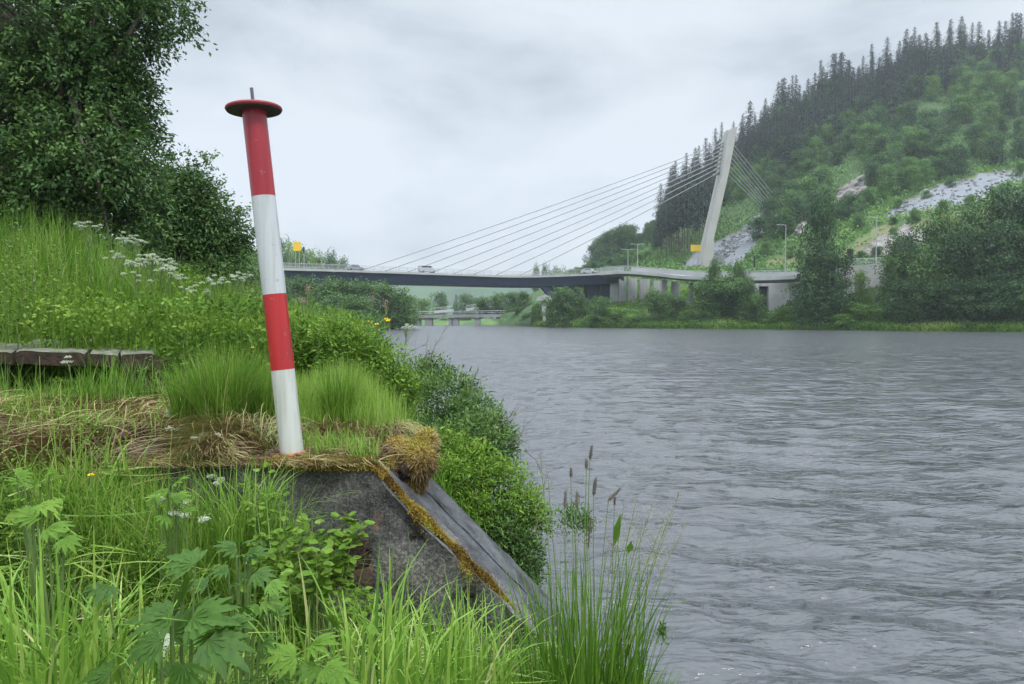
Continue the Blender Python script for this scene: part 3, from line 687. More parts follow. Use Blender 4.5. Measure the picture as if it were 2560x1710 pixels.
def farspot(px, f):
    """f 0..1 between row D5 and ridge D7"""
    d, z = colrows(px); D = np.interp(f, [0, .5, 1], [d[5], d[6], d[7]]); return X(px, D), D, np.interp(D, d, z)
cnt = 0
# ridge line of spruces, and rows just below it
skyx = [1500, 1520, 1600, 1640, 1690, 1740, 1800, 1850, 1900, 1960, 2000, 2060, 2130, 2190, 2260, 2320, 2420, 2480, 2560, 2700]
skyy = [560, 565, 545, 480, 400, 372, 310, 270, 235, 195, 190, 140, 130, 105, 75, 62, 38, 35, 38, 20]
for px in np.arange(1642, 2640, 9.5):
    px = px + rng.uniform(-5, 5); x, y, z = farspot(px, rng.uniform(.93, 1.0)); want = np.interp(px, skyx, skyy) + rng.choice([-10, 12, 34, 60], p=[.28, .3, .24, .18])
    h = max(9, P(px, want, y).z - z); put(sp_p, x, y, z - .3, h / 19, min(1.25, (19 / h) ** .6) * rng.uniform(.9, 1.6), label=('tall' if want < np.interp(px, skyx, skyy) + 10 else 'lower') + ' dark spruce on the skyline ' + zone(px), group='spruces on the skyline'); cnt += 1
for row, f0 in enumerate((.86, .72)):
    for px in np.arange(1660 + 30 * row, 2640, 12.5 + 2 * row):
        px = px + rng.uniform(-8, 8); x, y, z = farspot(px, f0 + rng.uniform(-.05, .05)); q = project(x, y, z)
        lim = np.interp(px, [1700, 1850, 2000, 2200, 2400, 2600], [480, 420, 360, 260, 150, 110])
        if q[1] > lim + 70: continue
        put(sp_p, x, y, z - .3, rng.uniform(.8, 1.2), label=('dark spruce just under the skyline ' if row == 0 else 'dark spruce low in the wood ') + zone(px), group='spruces below the skyline'); cnt += 1
# stand with bare stems left of the pylon
for k in range(34):
    px = rng.uniform(1640, 1775); x, y, z = farspot(px, rng.uniform(.12, .5)); top = np.interp(px, [1640, 1665, 1690, 1720, 1780], [505, 470, 430, 400, 395]) + rng.uniform(0, 45)
    h = min(34, max(14, P(px, top, y).z - z)); put(st_p, x, y, z - .3, h / 22, .9, label=('bare-stemmed dark spruce in the stand left of the pylon, ' + ('outer left side' if px < 1690 else 'middle' if px < 1735 else 'next to the pylon')))
# lower dark trees at the left end of the hill
for k in range(26):
    px = rng.uniform(1440, 1640); x, y, z = farspot(px, rng.uniform(.6, 1)); top = np.interp(px, [1440, 1480, 1520, 1560, 1600, 1640], [640, 600, 556, 548, 560, 535]) + rng.uniform(0, 30)
    h = min(16, max(4, P(px, top, y).z - z)); put(bl_p, x, y, z - .3, h / 10, .8, label='dark leafy tree at the low left end of the hill, ' + ('leftmost group' if px < 1500 else 'middle group' if px < 1570 else 'beside the spruces'), group='leafy trees at the low left end of the hill')
for k in range(46):
    px = rng.uniform(1395, 1650); x, y, z = farspot(px, rng.uniform(.0, .6)); put(bl_p if rng.random() < .55 else bp_p, x, y, z - .8, rng.uniform(.35, .62), 1.2, label='low bushy tree on the green slope behind the viaduct, ' + ('left of the double lamps' if px < 1540 else 'around the double lamps' if px < 1610 else 'right of the double lamps'), group='low trees on the slope behind the viaduct')
# broadleaf belt
for k in range(16):
    px = rng.uniform(1930, 2620); x, y, z = farspot(px, rng.uniform(.93, .99)); put(bl_p, x, y, z - .6, rng.uniform(.9, 1.5), .9, label='dark round leafy tree among the skyline spruces ' + zone(px), group='leafy trees of the ridge')
n_ = 0
for k in range(1300):
    if n_ > 232: break
    px = rng.uniform(1780, 2640); f = rng.uniform(.08, .97); x, y, z = farspot(px, f); q = project(x, y, z)
    top = project(x, y, z + 8)
    upper = np.interp(px, [1780, 1850, 2000, 2200, 2400, 2600], [440, 430, 365, 260, 130, 110])
    lower = np.interp(px, [1780, 1850, 1900, 1960, 2060, 2130, 2200, 2300, 2400, 2560, 2640], [530, 510, 560, 600, 530, 470, 500, 470, 440, 400, 390])
    if q[1] < upper or q[1] > lower: continue
    if forbidden(q[0], q[1]) or forbidden(top[0], top[1] + 5) or (1840 < px < 1905 and q[1] > 500): continue
    pale = rng.random() < .38; sc_ = rng.uniform(.7, 1.25) * (1 if px > 1950 else .85)
    put(bp_p if pale else bl_p, x, y, z - .6, sc_, label=('big ' if sc_ > 1 else 'small ') + ('pale' if pale else 'dark') + ' green ' + ('high-slope' if f > .62 else 'mid-slope' if f > .35 else 'low-slope') + ' tree ' + zone(px), group='leafy trees of the slope'); n_ += 1
# shrubs between the rock and gravel patches, individually
for px, py, sc, pal in [(1895, 600, .8, 0), (1925, 560, .95, 0), (1950, 600, .9, 0), (1915, 640, .5, 1), (2040, 560, .8, 0), (2085, 560, .75, 0), (2120, 545, .8, 0), (2165, 520, .7, 1), (2060, 585, .5, 0), (2140, 575, .45, 0), (2205, 500, .6, 1), (2240, 520, .35, 1), (2310, 500, .35, 1), (2370, 470, .35, 0),
                        (2015, 545, .7, 0), (1975, 640, .35, 1), (2000, 655, .4, 1), (2060, 640, .4, 0), (2230, 600, .4, 1), (2280, 560, .45, 1), (2350, 540, .5, 1), (2420, 530, .5, 1), (2500, 500, .5, 1), (2540, 440, .5, 1), (2150, 655, .35, 0), (1870, 655, .3, 1), (2190, 650, .4, 0), (2230, 565, .3, 0)]:
    p = onhill(px, py); put(bp_p if pal else bl_p, p.x, p.y, p.z - .8, sc, 1.15, label='bushy shrub ' + ('beside the gravel ramp right of the pylon' if px < 1960 else 'above the tall alder below the rock rib' if px < 2100 else 'between the rock outcrop and the gravel slope' if px < 2260 else 'on the dry grass below the long gravel slope'), group='shrubs between the rock patches')
# undergrowth of the hillside: uncountable
g = Geo(); C = []; Av = []
for k in range(26000):
    px = rng.uniform(1390, 2700); f = rng.uniform(-.25, 1.02) if px > 1390 else 0
    d, z = colrows(px); D = np.interp(f, [-.25, 0, .5, 1, 1.02], [d[4] + 14, d[5], d[6], d[7], d[7] + 8]); zz = np.interp(D, d, z); x = X(px, D); q = project(x, D, zz)
    kd = gkind(*q)
    if kd > .9 and rng.random() < .985: continue
    if kd > .6 and rng.random() < .95: continue
    if kd > .2 and rng.random() < .85: continue
    C.append((x, D, zz + rng.uniform(0, .9) * (.4 if kd else 1))); Av.append(vnoise(x, D, 9, 3) * .8 + rng.uniform(0, .2))
C = np.array(C); C = np.repeat(C, 3, 0) + rng.normal(0, .5, (len(C) * 3, 3)); g.leaves(C, rng.normal(0, 1, C.shape) + [0, 0, .6], .85, .6, np.repeat(Av, 3))
tag(g.obj('hillside_undergrowth', M_hilllime), 'green undergrowth and scrub covering the hillside', 'undergrowth', kind='stuff')
# rock outcrops, each a lumpy mass on the slope
def rock(poly, label, mat, depth=3.0, name='rock_outcrop', lump=1.5):
    g = Geo(); xs_ = [p[0] for p in poly]; ys_ = [p[1] for p in poly]; nx, ny = 60, 44; V = []; ok = []
    ux = np.linspace(min(xs_) - 4, max(xs_) + 4, nx); uy = np.linspace(min(ys_) - 4, max(ys_) + 4, ny)
    for j, py in enumerate(uy):
        for i_, px in enumerate(ux):
            p = onhill(px, py); ins = inpoly(px, py, poly)
            h = (1.0 + lump * abs(vnoise(p.x, p.z * 2, 3.2, 9) - .3) * 3.2 + 1.6 * vnoise(p.x, p.z * 2.5, 1.1, 8)) if ins else -1.6
            V.append((p.x + (vnoise(p.z, p.x, 1.3, 2) - .5), p.y - h * 1.1, p.z + h * .35))
    Q = [[j * nx + i_, j * nx + i_ + 1, (j + 1) * nx + i_ + 1, (j + 1) * nx + i_] for j in range(ny - 1) for i_ in range(nx - 1)]
    g.add(V, Q); return tag(g.obj(name, mat), label, 'rock', 'rock outcrops of the slope')
rock(ROCK[0], 'broad grey rock outcrop behind the retaining wall', M_rock); rock(ROCK[1], 'steep tan rock face high between the trees', M_rock)
rock(ROCK[2], 'narrow pale rock rib left of the rock face', M_rock, lump=1)
g = Geo()
for k in range(420):                                     # pale rubble down the gravel ramp
    t = rng.random(); px = 1770 + t * 125 + rng.normal(0, 11); py = 668 - t * 118 + rng.normal(0, 6)
    if not gkind(px, py) > .9: continue
    p = onhill(px, py); s_ = rng.uniform(.2, .75); M_ = Matrix.Translation(p) @ Matrix.Rotation(rng.uniform(0, 3), 4, 'Z') @ Matrix.Rotation(rng.uniform(0, 1), 4, 'X')
    g.box(-s_, s_, -s_ * .8, s_ * .8, -s_ * .6, s_ * .6, M=M_)
for k in range(700):
    px, py = rng.uniform(2199, 2575), rng.uniform(410, 547)
    if not gkind(px, py) > .9: continue
    p = onhill(px, py); s_ = rng.uniform(.12, .5); g.box(-s_, s_, -s_, s_, -s_ * .6, s_ * .6, M=Matrix.Translation(p) @ Matrix.Rotation(rng.uniform(0, 3), 4, 'Z') @ Matrix.Rotation(rng.uniform(0, 1), 4, 'X'))
tag(g.obj('loose_rubble', M_rockg), 'pale loose rubble scattered over the gravel slopes', 'rubble', kind='stuff')

# ------------------------------------------------------------------ trees and bushes on the far shore, one by one
bank_p = [mk_tree('riverside_bush', 'x', 'bush', None, M_far, h=10, rad=5, nl=9, nleaf=9000, leaf=.30, seed=s_, low=.05) for s_ in (21, 22, 23)]
limp_p = [mk_tree('riverside_bush', 'x', 'bush', None, M_farlime, h=10, rad=5, nl=9, nleaf=8000, leaf=.28, seed=s_, low=.03) for s_ in (24,)]
dark_p = [mk_tree('alder_tree', 'x', 'tree', None, M_fardark, h=10, rad=5, nl=11, nleaf=10000, leaf=.26, seed=s_, low=.04) for s_ in (25, 26)]
def bank(px, wpx, ytop, D, label, pal=0, name='riverside_bush', zoff=0, group='bushes and trees on the far shore', sx=1.0, near=False):
    z = farz(px, D) if not near else 1.0
    top = P(px, ytop, D).z; h = top - z + .5; w_ = wpx / F * D
    o = put(dark_p if pal == 2 else limp_p if pal else bank_p, X(px, D), D, z - .5, 1, label=label, group=group); o.scale = (w_ / 7.4 * sx, w_ / 7.4, h / 8.6)
    o.name = name; o['category'] = 'bush' if h < 7 else 'tree'; return o
B = [(1408, 100, 732, 190, 'tall dark bush at the left end of the shore row, under the pier'), (1452, 60, 750, 192, 'narrow dark bush second from the left of the shore row'), (1500, 75, 752, 180, 'rounded dark bush below the left columns of the viaduct'),
     (1548, 85, 775, 177, 'low yellowish bush below the middle columns of the viaduct'), (1640, 80, 738, 171, 'wide grey-green bush below the round column'), (1690, 75, 748, 169, 'wide grey-green bush right of the round column'),
     (1765, 85, 716, 165, 'dark dense bush left of the doorway, left half of the big clump'), (1785, 40, 668, 164, 'slender treetop rising over the viaduct parapet, left one'), (1845, 50, 675, 163, 'slender treetop rising over the viaduct parapet, right one'),
     (1822, 130, 705, 162, 'dark dense bush left of the doorway, right half of the big clump'), (1893, 50, 745, 155, 'dark bush hiding the foot of the doorway'), (1868, 60, 712, 158, 'dark bush in front of the pale wall left of the doorway')]
for b in B: bank(*b, pal=1 if 'yellowish' in b[4] else 0)
for b in [(1575, 50, 790, 172, 'low pale bush at the water below the middle columns'), (1715, 40, 780, 166, 'low pale bush between the two wide clumps at the water'), (1925, 60, 785, 154, 'low lime green bush left of the wall foot'), (1965, 50, 772, 153, 'lime green bush in front of the abutment wall'), (2010, 60, 785, 150, 'low lime bush at the foot of the tall alder'),
          (2150, 90, 765, 142, 'bright lime bush right of the tall alder'), (2190, 80, 775, 140, 'bright lime bush in front of the big thicket'), (2100, 70, 790, 142, 'low lime bush at the water right of the tall alder')]: bank(*b, pal=1)
# tall alder
bank(2055, 150, 640, 147, 'lower crown of dark leaves below the tall alder', 2, name='riverside_tree')
bank(2055, 105, 535, 149, 'tall slender alder standing alone on the far shore right of the viaduct', 2, name='alder_tree')
bank(2085, 90, 700, 146, 'dark bush leaning on the right side of the tall alder', 2)
bank(2030, 90, 690, 146, 'dark bush leaning on the left side of the tall alder', 2)
# big thicket on the right
for b in [(2235, 90, 660, 139, 'leftmost tree of the big right-hand thicket'), (2262, 110, 610, 140, 'second tree of the thicket, taller than its left neighbour'), (2310, 130, 640, 135, 'round front tree of the thicket below the rock outcrop'), (2345, 150, 572, 140, 'tall tree in the middle of the big thicket'),
          (2400, 140, 600, 134, 'dark front tree in the middle of the thicket'), (2440, 160, 545, 139, 'tall broad tree right of the thicket middle'), (2500, 150, 590, 131, 'dark front tree near the right edge of the photo'), (2525, 170, 500, 138, 'tallest tree of the thicket near the right edge'), (2600, 170, 495, 136, 'tall tree at the right edge of the photo'), (2580, 140, 600, 129, 'dark front tree at the right edge of the photo'),
          (2270, 110, 715, 134, 'low dark bush at the left foot of the thicket'), (2350, 120, 720, 131, 'low dark bush at the middle foot of the thicket'), (2440, 130, 715, 128, 'low dark bush at the right foot of the thicket'), (2540, 140, 715, 125, 'low dark bush at the foot of the rightmost trees')]: bank(*b, pal=2 if ('dark' in b[4] or 'tallest' in b[4] or 'second' in b[4]) else 0)
o = bank(2146, 42, 690, 146, 'young sapling with a pale stem in front of the retaining wall', pal=1, name='sapling')
# upstream: right shore below the culvert, far trees between the bridges, left shore
for px, w_, yt, D, pal, lb in [(1210, 60, 752, 262, 0, 'hazy dark tree right of the low far bridge'), (1245, 50, 745, 258, 0, 'second hazy dark tree right of the low far bridge'), (1280, 55, 738, 252, 0, 'taller hazy tree right of the low far bridge'), (1308, 45, 735, 246, 0, 'hazy tree left of the culvert roof'), (1335, 42, 765, 238, 1, 'green bush left of the culvert post'), (1330, 55, 796, 225, 1, 'yellow-green low bush at the water left of the culvert'), (1355, 50, 790, 205, 1, 'low bush at the foot of the culvert post'), (1300, 50, 770, 236, 0, 'grey-green bush at the shore right of the far bridges')]: bank(px, w_, yt, D, lb, pal, group='hazy trees around the far bridges')
def leftbank(px, w_, yt, D, lb, pal=0, grp='dark trees on the near shore under the bridge'):
    o = put(limp_p if pal else bank_p, X(px, D), D, 0.6, 1, label=lb, group=grp); h = P(px, yt, D).z - .6; o.scale = (w_ / F * D / 7.4, w_ / F * D / 7.4, h / 9.0); o.name = 'riverside_tree'; o['category'] = 'tree'; return o
for a in [(690, 110, 700, 150, 'dark tree under the bridge just right of the striped post'), (760, 120, 704, 155, 'dark tree under the bridge left of the yellow flowers'), (835, 130, 708, 150, 'broad dark tree under the bridge above the yellow flowers'), (905, 120, 712, 156, 'dark tree under the bridge right of the yellow flowers'), (960, 120, 722, 160, 'dark tree at the tip of the near shore'), (1005, 75, 742, 166, 'dark hanging tree right at the tip of the near shore'), (1000, 70, 765, 165, 'low dark bush at the tip of the near shore'), (880, 120, 745, 140, 'dark lower tree over the near shore water')]: leftbank(*a)
for a in [(610, 110, 640, 150, 'pale grey-green tree seen left of the striped post', 1), (560, 90, 650, 140, 'grey-green tree at the left end of the bridge', 0), (500, 110, 640, 135, 'grey-green tree hidden behind the near bushes', 0)]: leftbank(*a, grp='trees left of the striped post')
for px, w_, yt, D, pal, lb in [(700, 70, 618, 330, 0, 'dark treetop above the bridge right beside the striped post'), (745, 80, 628, 320, 1, 'green treetop above the bridge under the yellow sign'), (790, 70, 645, 330, 1, 'green treetop above the bridge right of the yellow sign'), (828, 55, 648, 325, 0, 'rightmost green treetop above the bridge'), (860, 40, 662, 330, 0, 'small low treetop above the bridge'), (660, 60, 640, 300, 1, 'green treetop above the bridge left of the striped post'), (620, 70, 630, 300, 0, 'bluish treetop above the bridge left of the striped post'),
                              (1060, 60, 752, 330, 1, 'yellow-green tree above the low far bridge, left'), (1025, 60, 745, 320, 1, 'yellow-green tree above the low far bridge, far left'), (1100, 50, 738, 400, 0, 'hazy tree above the far bridges, left of the dark spruce'), (1165, 60, 742, 380, 0, 'hazy tree above the far bridges, right of the dark spruce'), (1205, 50, 748, 380, 0, 'hazy tree above the sloping far bridge'), (1250, 60, 740, 380, 0, 'hazy tree above the right end of the sloping far bridge'),
                              (1110, 40, 797, 300, 1, 'yellow-green bush under the low far bridge, left span'), (1160, 50, 797, 300, 0, 'dark bush under the low far bridge, right span'), (1340, 26, 678, 330, 0, 'small dark bush above the deck at mid span, left'), (1362, 26, 676, 330, 0, 'small dark bush above the deck at mid span, right'), (1390, 60, 684, 300, 0, 'low bush above the deck left of the hill foot')]:
    leftbank(px, w_, yt, D, lb, pal, 'distant trees seen past the bridge')
o = dup(sp_p[0], (X(1140, 380), 380, 1), 0, (.75, .75, .75), 'small dark spruce above the far bridges', 'distant trees seen past the bridge')
# grass along the far shore
g = Geo(); n_ = 60000; px = rng.uniform(1330, 2720, n_); Dx = []; Zx = []
f = rng.uniform(0, 1, n_) ** 1.6
for a, b in zip(px, f):
    d, z = colrows(a); D = d[1] + .4 + b * (d[4] + 10 - d[1]); Dx.append(D); Zx.append(np.interp(D, d, z))
Dx = np.array(Dx); B_ = np.stack([(px - CX) / F * Dx, Dx, Zx], 1)
g.blades(B_, rng.uniform(.5, 1.3, n_), .22, rng.uniform(.2, 1.2, n_), seg=2, A=np.clip(vnoise(B_[:, 0], B_[:, 1], 6, 5) * .9 + rng.uniform(-.1, .2, n_), 0, 1))
tag(g.obj('far_shore_grass', M_grass), 'rough green grass along the far shore', 'grass', kind='stuff')
# low scrub of the far shore between the counted bushes
g = Geo(); n_ = 15000; px = rng.uniform(1330, 2720, n_); f = rng.uniform(0, 1, n_) ** 1.3; C = []
for a, b in zip(px, f):
    d, z = colrows(a); D = d[1] + .4 + b * (d[4] + 4 - d[1]); C.append(((a - CX) / F * D, D, np.interp(D, d, z) + rng.uniform(0, 1.3) * vnoise((a - CX) / F * D, D, 4, 6)))
C = np.repeat(np.array(C), 3, 0); C += rng.normal(0, .25, C.shape); g.leaves(C, rng.normal(0, 1, C.shape) + [0, 0, .6], .4, .28, rng.uniform(0, .8, len(C)))
tag(g.obj('far_shore_scrub', M_far), 'low scrub along the far shore', 'undergrowth', kind='stuff')
# scrub and tall weeds of the near shore far upstream
g = Geo(); n_ = 26000; y = np.exp(rng.uniform(np.log(14), np.log(250), n_)); s_ = rng.uniform(-.6, 1, n_); s_ = np.where(s_ < 0, s_ * .8, s_ ** 2 * (8 + y * .25)); x = xs(y) - s_
z = np.maximum(zg(x, y), 0) + rng.uniform(0, 1.0, n_) * (1 + y / 160)
C = np.stack([x, y, z], 1); lf = .05 + y * .0028
g.leaves(C, rng.normal(0, 1, C.shape) + [0, 0, .8], lf * 1.6, lf, np.clip(vnoise(x, y, 3, 7) * .8 + rng.uniform(0, .2, n_), 0, 1))
tag(g.obj('near_shore_scrub', M_shrub), 'tangled scrub along the near shore upstream', 'undergrowth', kind='stuff')

# ------------------------------------------------------------------ haze
g = Geo(); g.box(-1500, 1500, -40, 1700, -8, 330); hm = bpy.data.materials.new('haze'); hm.use_nodes = True; hn = hm.node_tree.nodes; hn.remove(hn['Principled BSDF'])
pv = hn.new('ShaderNodeVolumePrincipled'); pv.inputs['Color'].default_value = (.86, .92, 1, 1); pv.inputs['Density'].default_value = .00027; pv.inputs['Anisotropy'].default_value = .2
hm.node_tree.links.new(pv.outputs[0], hn['Material Output'].inputs['Volume']); tag(g.obj('haze', hm), 'thin damp haze over the river valley', 'haze', kind='stuff')

for p in sp_p + st_p + bl_p + bp_p + bank_p + limp_p + dark_p:
    if p.as_pointer() not in used:
        for q in kids(p): bpy.data.objects.remove(q)
        bpy.data.objects.remove(p)
# ------------------------------------------------------------------ FOREGROUND: concrete abutment block
FY = 4.0                                            # front face distance
TOPZ = 1.405
def ramp_z(x): return TOPZ - max(0, (x + .80)) * 1.02
M_block, n_, l_, b_ = newmat('old_dark_concrete')
tcn = n_.new('ShaderNodeTexCoord')
def nse(sc, det, ro=.6, sx=None):
    z = n_.new('ShaderNodeTexNoise'); z.inputs['Scale'].default_value = sc; z.inputs['Detail'].default_value = det; z.inputs['Roughness'].default_value = ro
    if sx:
        m_ = n_.new('ShaderNodeMapping'); m_.inputs['Scale'].default_value = sx; l_.new(tcn.outputs['Object'], m_.inputs[0]); l_.new(m_.outputs[0], z.inputs['Vector'])
    else: l_.new(tcn.outputs['Object'], z.inputs['Vector'])
    return z
a = nse(3.0, 8); b = nse(55, 3, .7); c = nse(5, 5, .7, (1, 1, .25)); vz = n_.new('ShaderNodeTexVoronoi'); vz.inputs['Scale'].default_value = 75; l_.new(tcn.outputs['Object'], vz.inputs['Vector'])
r1 = mk_ramp(n_, [(.32, (.028, .028, .028)), (.46, (.075, .073, .07)), (.54, (.12, .118, .11)), (.64, (.20, .19, .165)), (.74, (.12, .14, .06))]); l_.new(a.outputs['Fac'], r1.inputs[0])
r2 = mk_ramp(n_, [(.38, (.45, .45, .45)), (.56, (1, 1, 1)), (.70, (1.9, 1.85, 1.75))]); l_.new(b.outputs['Fac'], r2.inputs[0])
mm = n_.new('ShaderNodeMix'); mm.data_type = 'RGBA'; mm.blend_type = 'MULTIPLY'; mm.inputs[0].default_value = 1; l_.new(r1.outputs[0], mm.inputs[6]); l_.new(r2.outputs[0], mm.inputs[7])
r3 = mk_ramp(n_, [(.62, (0, 0, 0)), (.72, (1, 1, 1))]); l_.new(c.outputs['Fac'], r3.inputs[0])
m3 = n_.new('ShaderNodeMix'); m3.data_type = 'RGBA'; l_.new(r3.outputs[0], m3.inputs[0]); l_.new(mm.outputs[2], m3.inputs[6]); m3.inputs[7].default_value = (.17, .085, .045, 1)
spk = mk_ramp(n_, [(.0, (1, 1, 1)), (.10, (1, 1, 1)), (.16, (0, 0, 0))]); l_.new(vz.outputs['Distance'], spk.inputs[0])
m4 = n_.new('ShaderNodeMix'); m4.data_type = 'RGBA'; l_.new(spk.outputs[0], m4.inputs[0]); l_.new(m3.outputs[2], m4.inputs[6]); m4.inputs[7].default_value = (.28, .27, .25, 1)
l_.new(m4.outputs[2], b_.inputs['Base Color']); b_.inputs['Roughness'].default_value = .8
bp = n_.new('ShaderNodeBump'); bp.inputs['Strength'].default_value = .7; bp.inputs['Distance'].default_value = .012; l_.new(b.outputs['Fac'], bp.inputs['Height'])
bp2 = n_.new('ShaderNodeBump'); bp2.inputs['Strength'].default_value = .8; bp2.inputs['Distance'].default_value = .05; l_.new(a.outputs['Fac'], bp2.inputs['Height']); l_.new(bp.outputs[0], bp2.inputs['Normal']); l_.new(bp2.outputs[0], b_.inputs['Normal'])
M_rampc = solid('smooth_dark_concrete', (.095, .10, .108), .85, scale=5, col2=(.026, .028, .03), bump=1.0, bscale=30, detail=14)

BL = empty('concrete_abutment', (-.8, 4.0, 0), 'dark weathered concrete block with a mossy edge, sloping down into the river', 'concrete block')
def bpart(g, n, m, **k): return part(g, n, m, BL, **k)
def wall_mesh(y0, y1, dz, xa, xb, nx, ny, amp, extra=0.0):
    """solid with horizontal top that breaks into the slope; rough top, front and back"""
    g = Geo(); xs_ = np.linspace(xa, xb, nx); V = []; prof = []
    ts = [('f', k) for k in range(7)] + [('t', k) for k in range(1, ny)] + [('b', k) for k in range(0, 3)]
    for x in xs_:
        zt = ramp_z(x) + dz
        for kind, k in ts:
            if kind == 'f': y, z = y0, -1.3 + (zt + 1.3) * [0, .3, .55, .75, .88, .96, 1][k]
            elif kind == 't': y, z = y0 + (y1 - y0) * k / ny, zt
            else: y, z = y1, zt - (zt + 1.3) * k / 2
            nn = (vnoise(x * 1.0 + z, y + z * .7, .22, 3) - .5) * amp + (vnoise(x + z * 2, y, .07, 4) - .5) * amp * .5
            V.append((x, y + (nn if kind == 'f' else 0), z + (nn if kind == 't' else (nn * .6 if k == 6 else 0))))
    m = len(ts); Q = [[i * m + k, (i + 1) * m + k, (i + 1) * m + k + 1, i * m + k + 1] for i in range(nx - 1) for k in range(m - 1)]
    g.add(V, Q); e = (nx - 1) * m
    g.T.append(np.array([[e, e + k, e + k + 1] for k in range(1, m - 1)]) ); return g
bpart(wall_mesh(FY, FY + .30, 0, -2.12, .35, 160, 4, .06), 'front_wall', M_block)
# the wing slab behind, with a raised strip along its back edge
bpart(wall_mesh(FY + .305, FY + .66, -.048, -2.12, .42, 160, 9, .06), 'wing_slab', M_rampc)
bpart(wall_mesh(FY + .661, FY + 1.04, -.045, -2.12, .46, 160, 9, .07), 'wing_slab', M_rampc)
# hollows eroded in the front face: flat raised lumps, the holes' shade put into dark brown colour
def blob(g, c, r, A=.5, n=14, m=9, amp=.3, seed=0):
    c = Vector(c); V = []
    for j in range(m + 1):
        ph = math.pi * j / m
        for k in range(n):
            th = 2 * math.pi * k / n; d = Vector((math.sin(ph) * math.cos(th), math.sin(ph) * math.sin(th), math.cos(ph)))
            q = 1 + amp * (vnoise(d.x * 2 + seed, d.y * 2 + d.z * 3, .8, seed) - .5) * 2
            V.append((c.x + d.x * r[0] * q, c.y + d.y * r[1] * q, c.z + d.z * r[2] * q))
    Q = [[j * n + k, (j + 1) * n + k, (j + 1) * n + (k + 1) % n, j * n + (k + 1) % n] for j in range(m) for k in range(n)]
    g.add(V, Q, A=A); return g
M_hole = solid('cavity_shade', (.035, .018, .010), .95, scale=12, col2=(.012, .008, .006), bump=.8)  # dark brown colour carries the shade inside the holes
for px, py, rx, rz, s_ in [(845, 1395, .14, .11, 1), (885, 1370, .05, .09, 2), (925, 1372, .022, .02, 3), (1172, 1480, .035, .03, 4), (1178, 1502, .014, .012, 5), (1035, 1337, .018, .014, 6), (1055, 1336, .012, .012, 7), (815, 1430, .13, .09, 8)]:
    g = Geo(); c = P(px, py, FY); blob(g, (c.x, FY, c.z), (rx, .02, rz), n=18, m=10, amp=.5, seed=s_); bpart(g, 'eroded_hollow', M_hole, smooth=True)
M_rs = solid('rust_stain', (.12, .075, .05), .9, scale=14, col2=(.055, .045, .038), bump=.6)
for px, py, rx, rz, s_ in [(915, 1330, .06, .09, 11), (900, 1420, .08, .10, 12), (880, 1300, .05, .04, 13)]:
    g = Geo(); c = P(px, py, FY); blob(g, (c.x, FY, c.z), (rx, .008, rz), n=18, m=10, amp=.6, seed=s_); bpart(g, 'rust_stained_patch', M_rs, smooth=True)

# moss over the broken edge
g = Geo(); C = []; A = []; Nn = []
N_ = 26000
t = rng.random(N_); px_ = 905 + t * 370
wid = np.interp(t, [0, .05, .12, .3, .38, .5, .55, .66, .75, .82, .95, 1], [.03, .05, .05, .035, .075, .03, .02, .075, .05, .055, .012, .008])
x_ = np.interp(t, [0, 1], [-.83, .02]); off = rng.normal(0, .5, N_) * wid
yy = FY + .04 + .10 * np.abs(np.sin(t * 9)) * .6 + off + np.interp(t, [0, 1], [0, -.0])
zt = TOPZ - np.maximum(0, x_ + .8) * 1.02
thick = wid * .75 * np.clip(1 - (off / (wid + 1e-3)) ** 2, 0, 1)
front = yy < FY
z_ = np.where(front, zt - (FY - yy) * 1.3, zt + thick * rng.random(N_)); yy = np.where(front, FY - .012 - rng.random(N_) * .02, yy)
C = np.stack([x_, yy, z_], 1); g.leaves(C, rng.normal(0, 1, C.shape) + [-.2, -.7, .7], rng.uniform(.008, .020, N_), .007, np.clip(vnoise(x_, yy, .06, 2) * .9 + rng.uniform(-.15, .2, N_), 0, 1))
# moss fringe on the top rim
N_ = 9000; x_ = rng.uniform(-1.35, -.70, N_); y_ = FY + np.abs(rng.normal(0, .08, N_)); fr_ = rng.random(N_) < .2
z_ = TOPZ + rng.uniform(0, .02, N_) - np.where(fr_, rng.uniform(0, .035, N_), 0); y_ = np.where(fr_, FY - .01, y_)
z_ = np.minimum(z_, TOPZ + .02 - np.maximum(0, x_ + .8) * 1.02 + .01)
C = np.stack([x_, y_, z_], 1); g.leaves(C, rng.normal(0, 1, C.shape) + [0, -.5, .7], rng.uniform(.008, .022, N_), .007, np.clip(.3 + vnoise(x_, y_, .1, 5) * .7, 0, 1))
tag(g.obj('moss', M_moss), 'orange and green moss along the broken edge of the concrete block', 'moss', kind='stuff')
# moss lump overhanging the ramp
o = empty('moss_cushion', P(1040, 1230, 4.55), 'big round tan moss cushion hanging over the wing of the concrete block', 'moss cushion')
def furry(g, lobes, n, l0, l1, w_, out_=1.0, down=0.0, Aoff=0.0):
    for (c, r) in lobes:
        v = rng.normal(0, 1, (n, 3)); v /= np.linalg.norm(v, axis=1, keepdims=True)
        C = np.array(c) + v * np.array(r) * rng.uniform(.94, 1.03, (n, 1)); d = v * out_ + rng.normal(0, .7, (n, 3)) + [0, 0, -down]
        g.leaves(C, d, rng.uniform(l0, l1, n), w_, np.clip(.35 + .4 * v[:, 2] + .5 * (vnoise(C[:, 0] * 3, C[:, 2] * 3, .25, 3) - .5) + rng.normal(0, .12, n) + Aoff, 0, 1), nrm=v + rng.normal(0, .4, v.shape))
c1, c2, c3, c4 = P(1048, 1150, 4.52), P(1000, 1125, 4.6), P(960, 1155, 4.5), P(1035, 1200, 4.55)
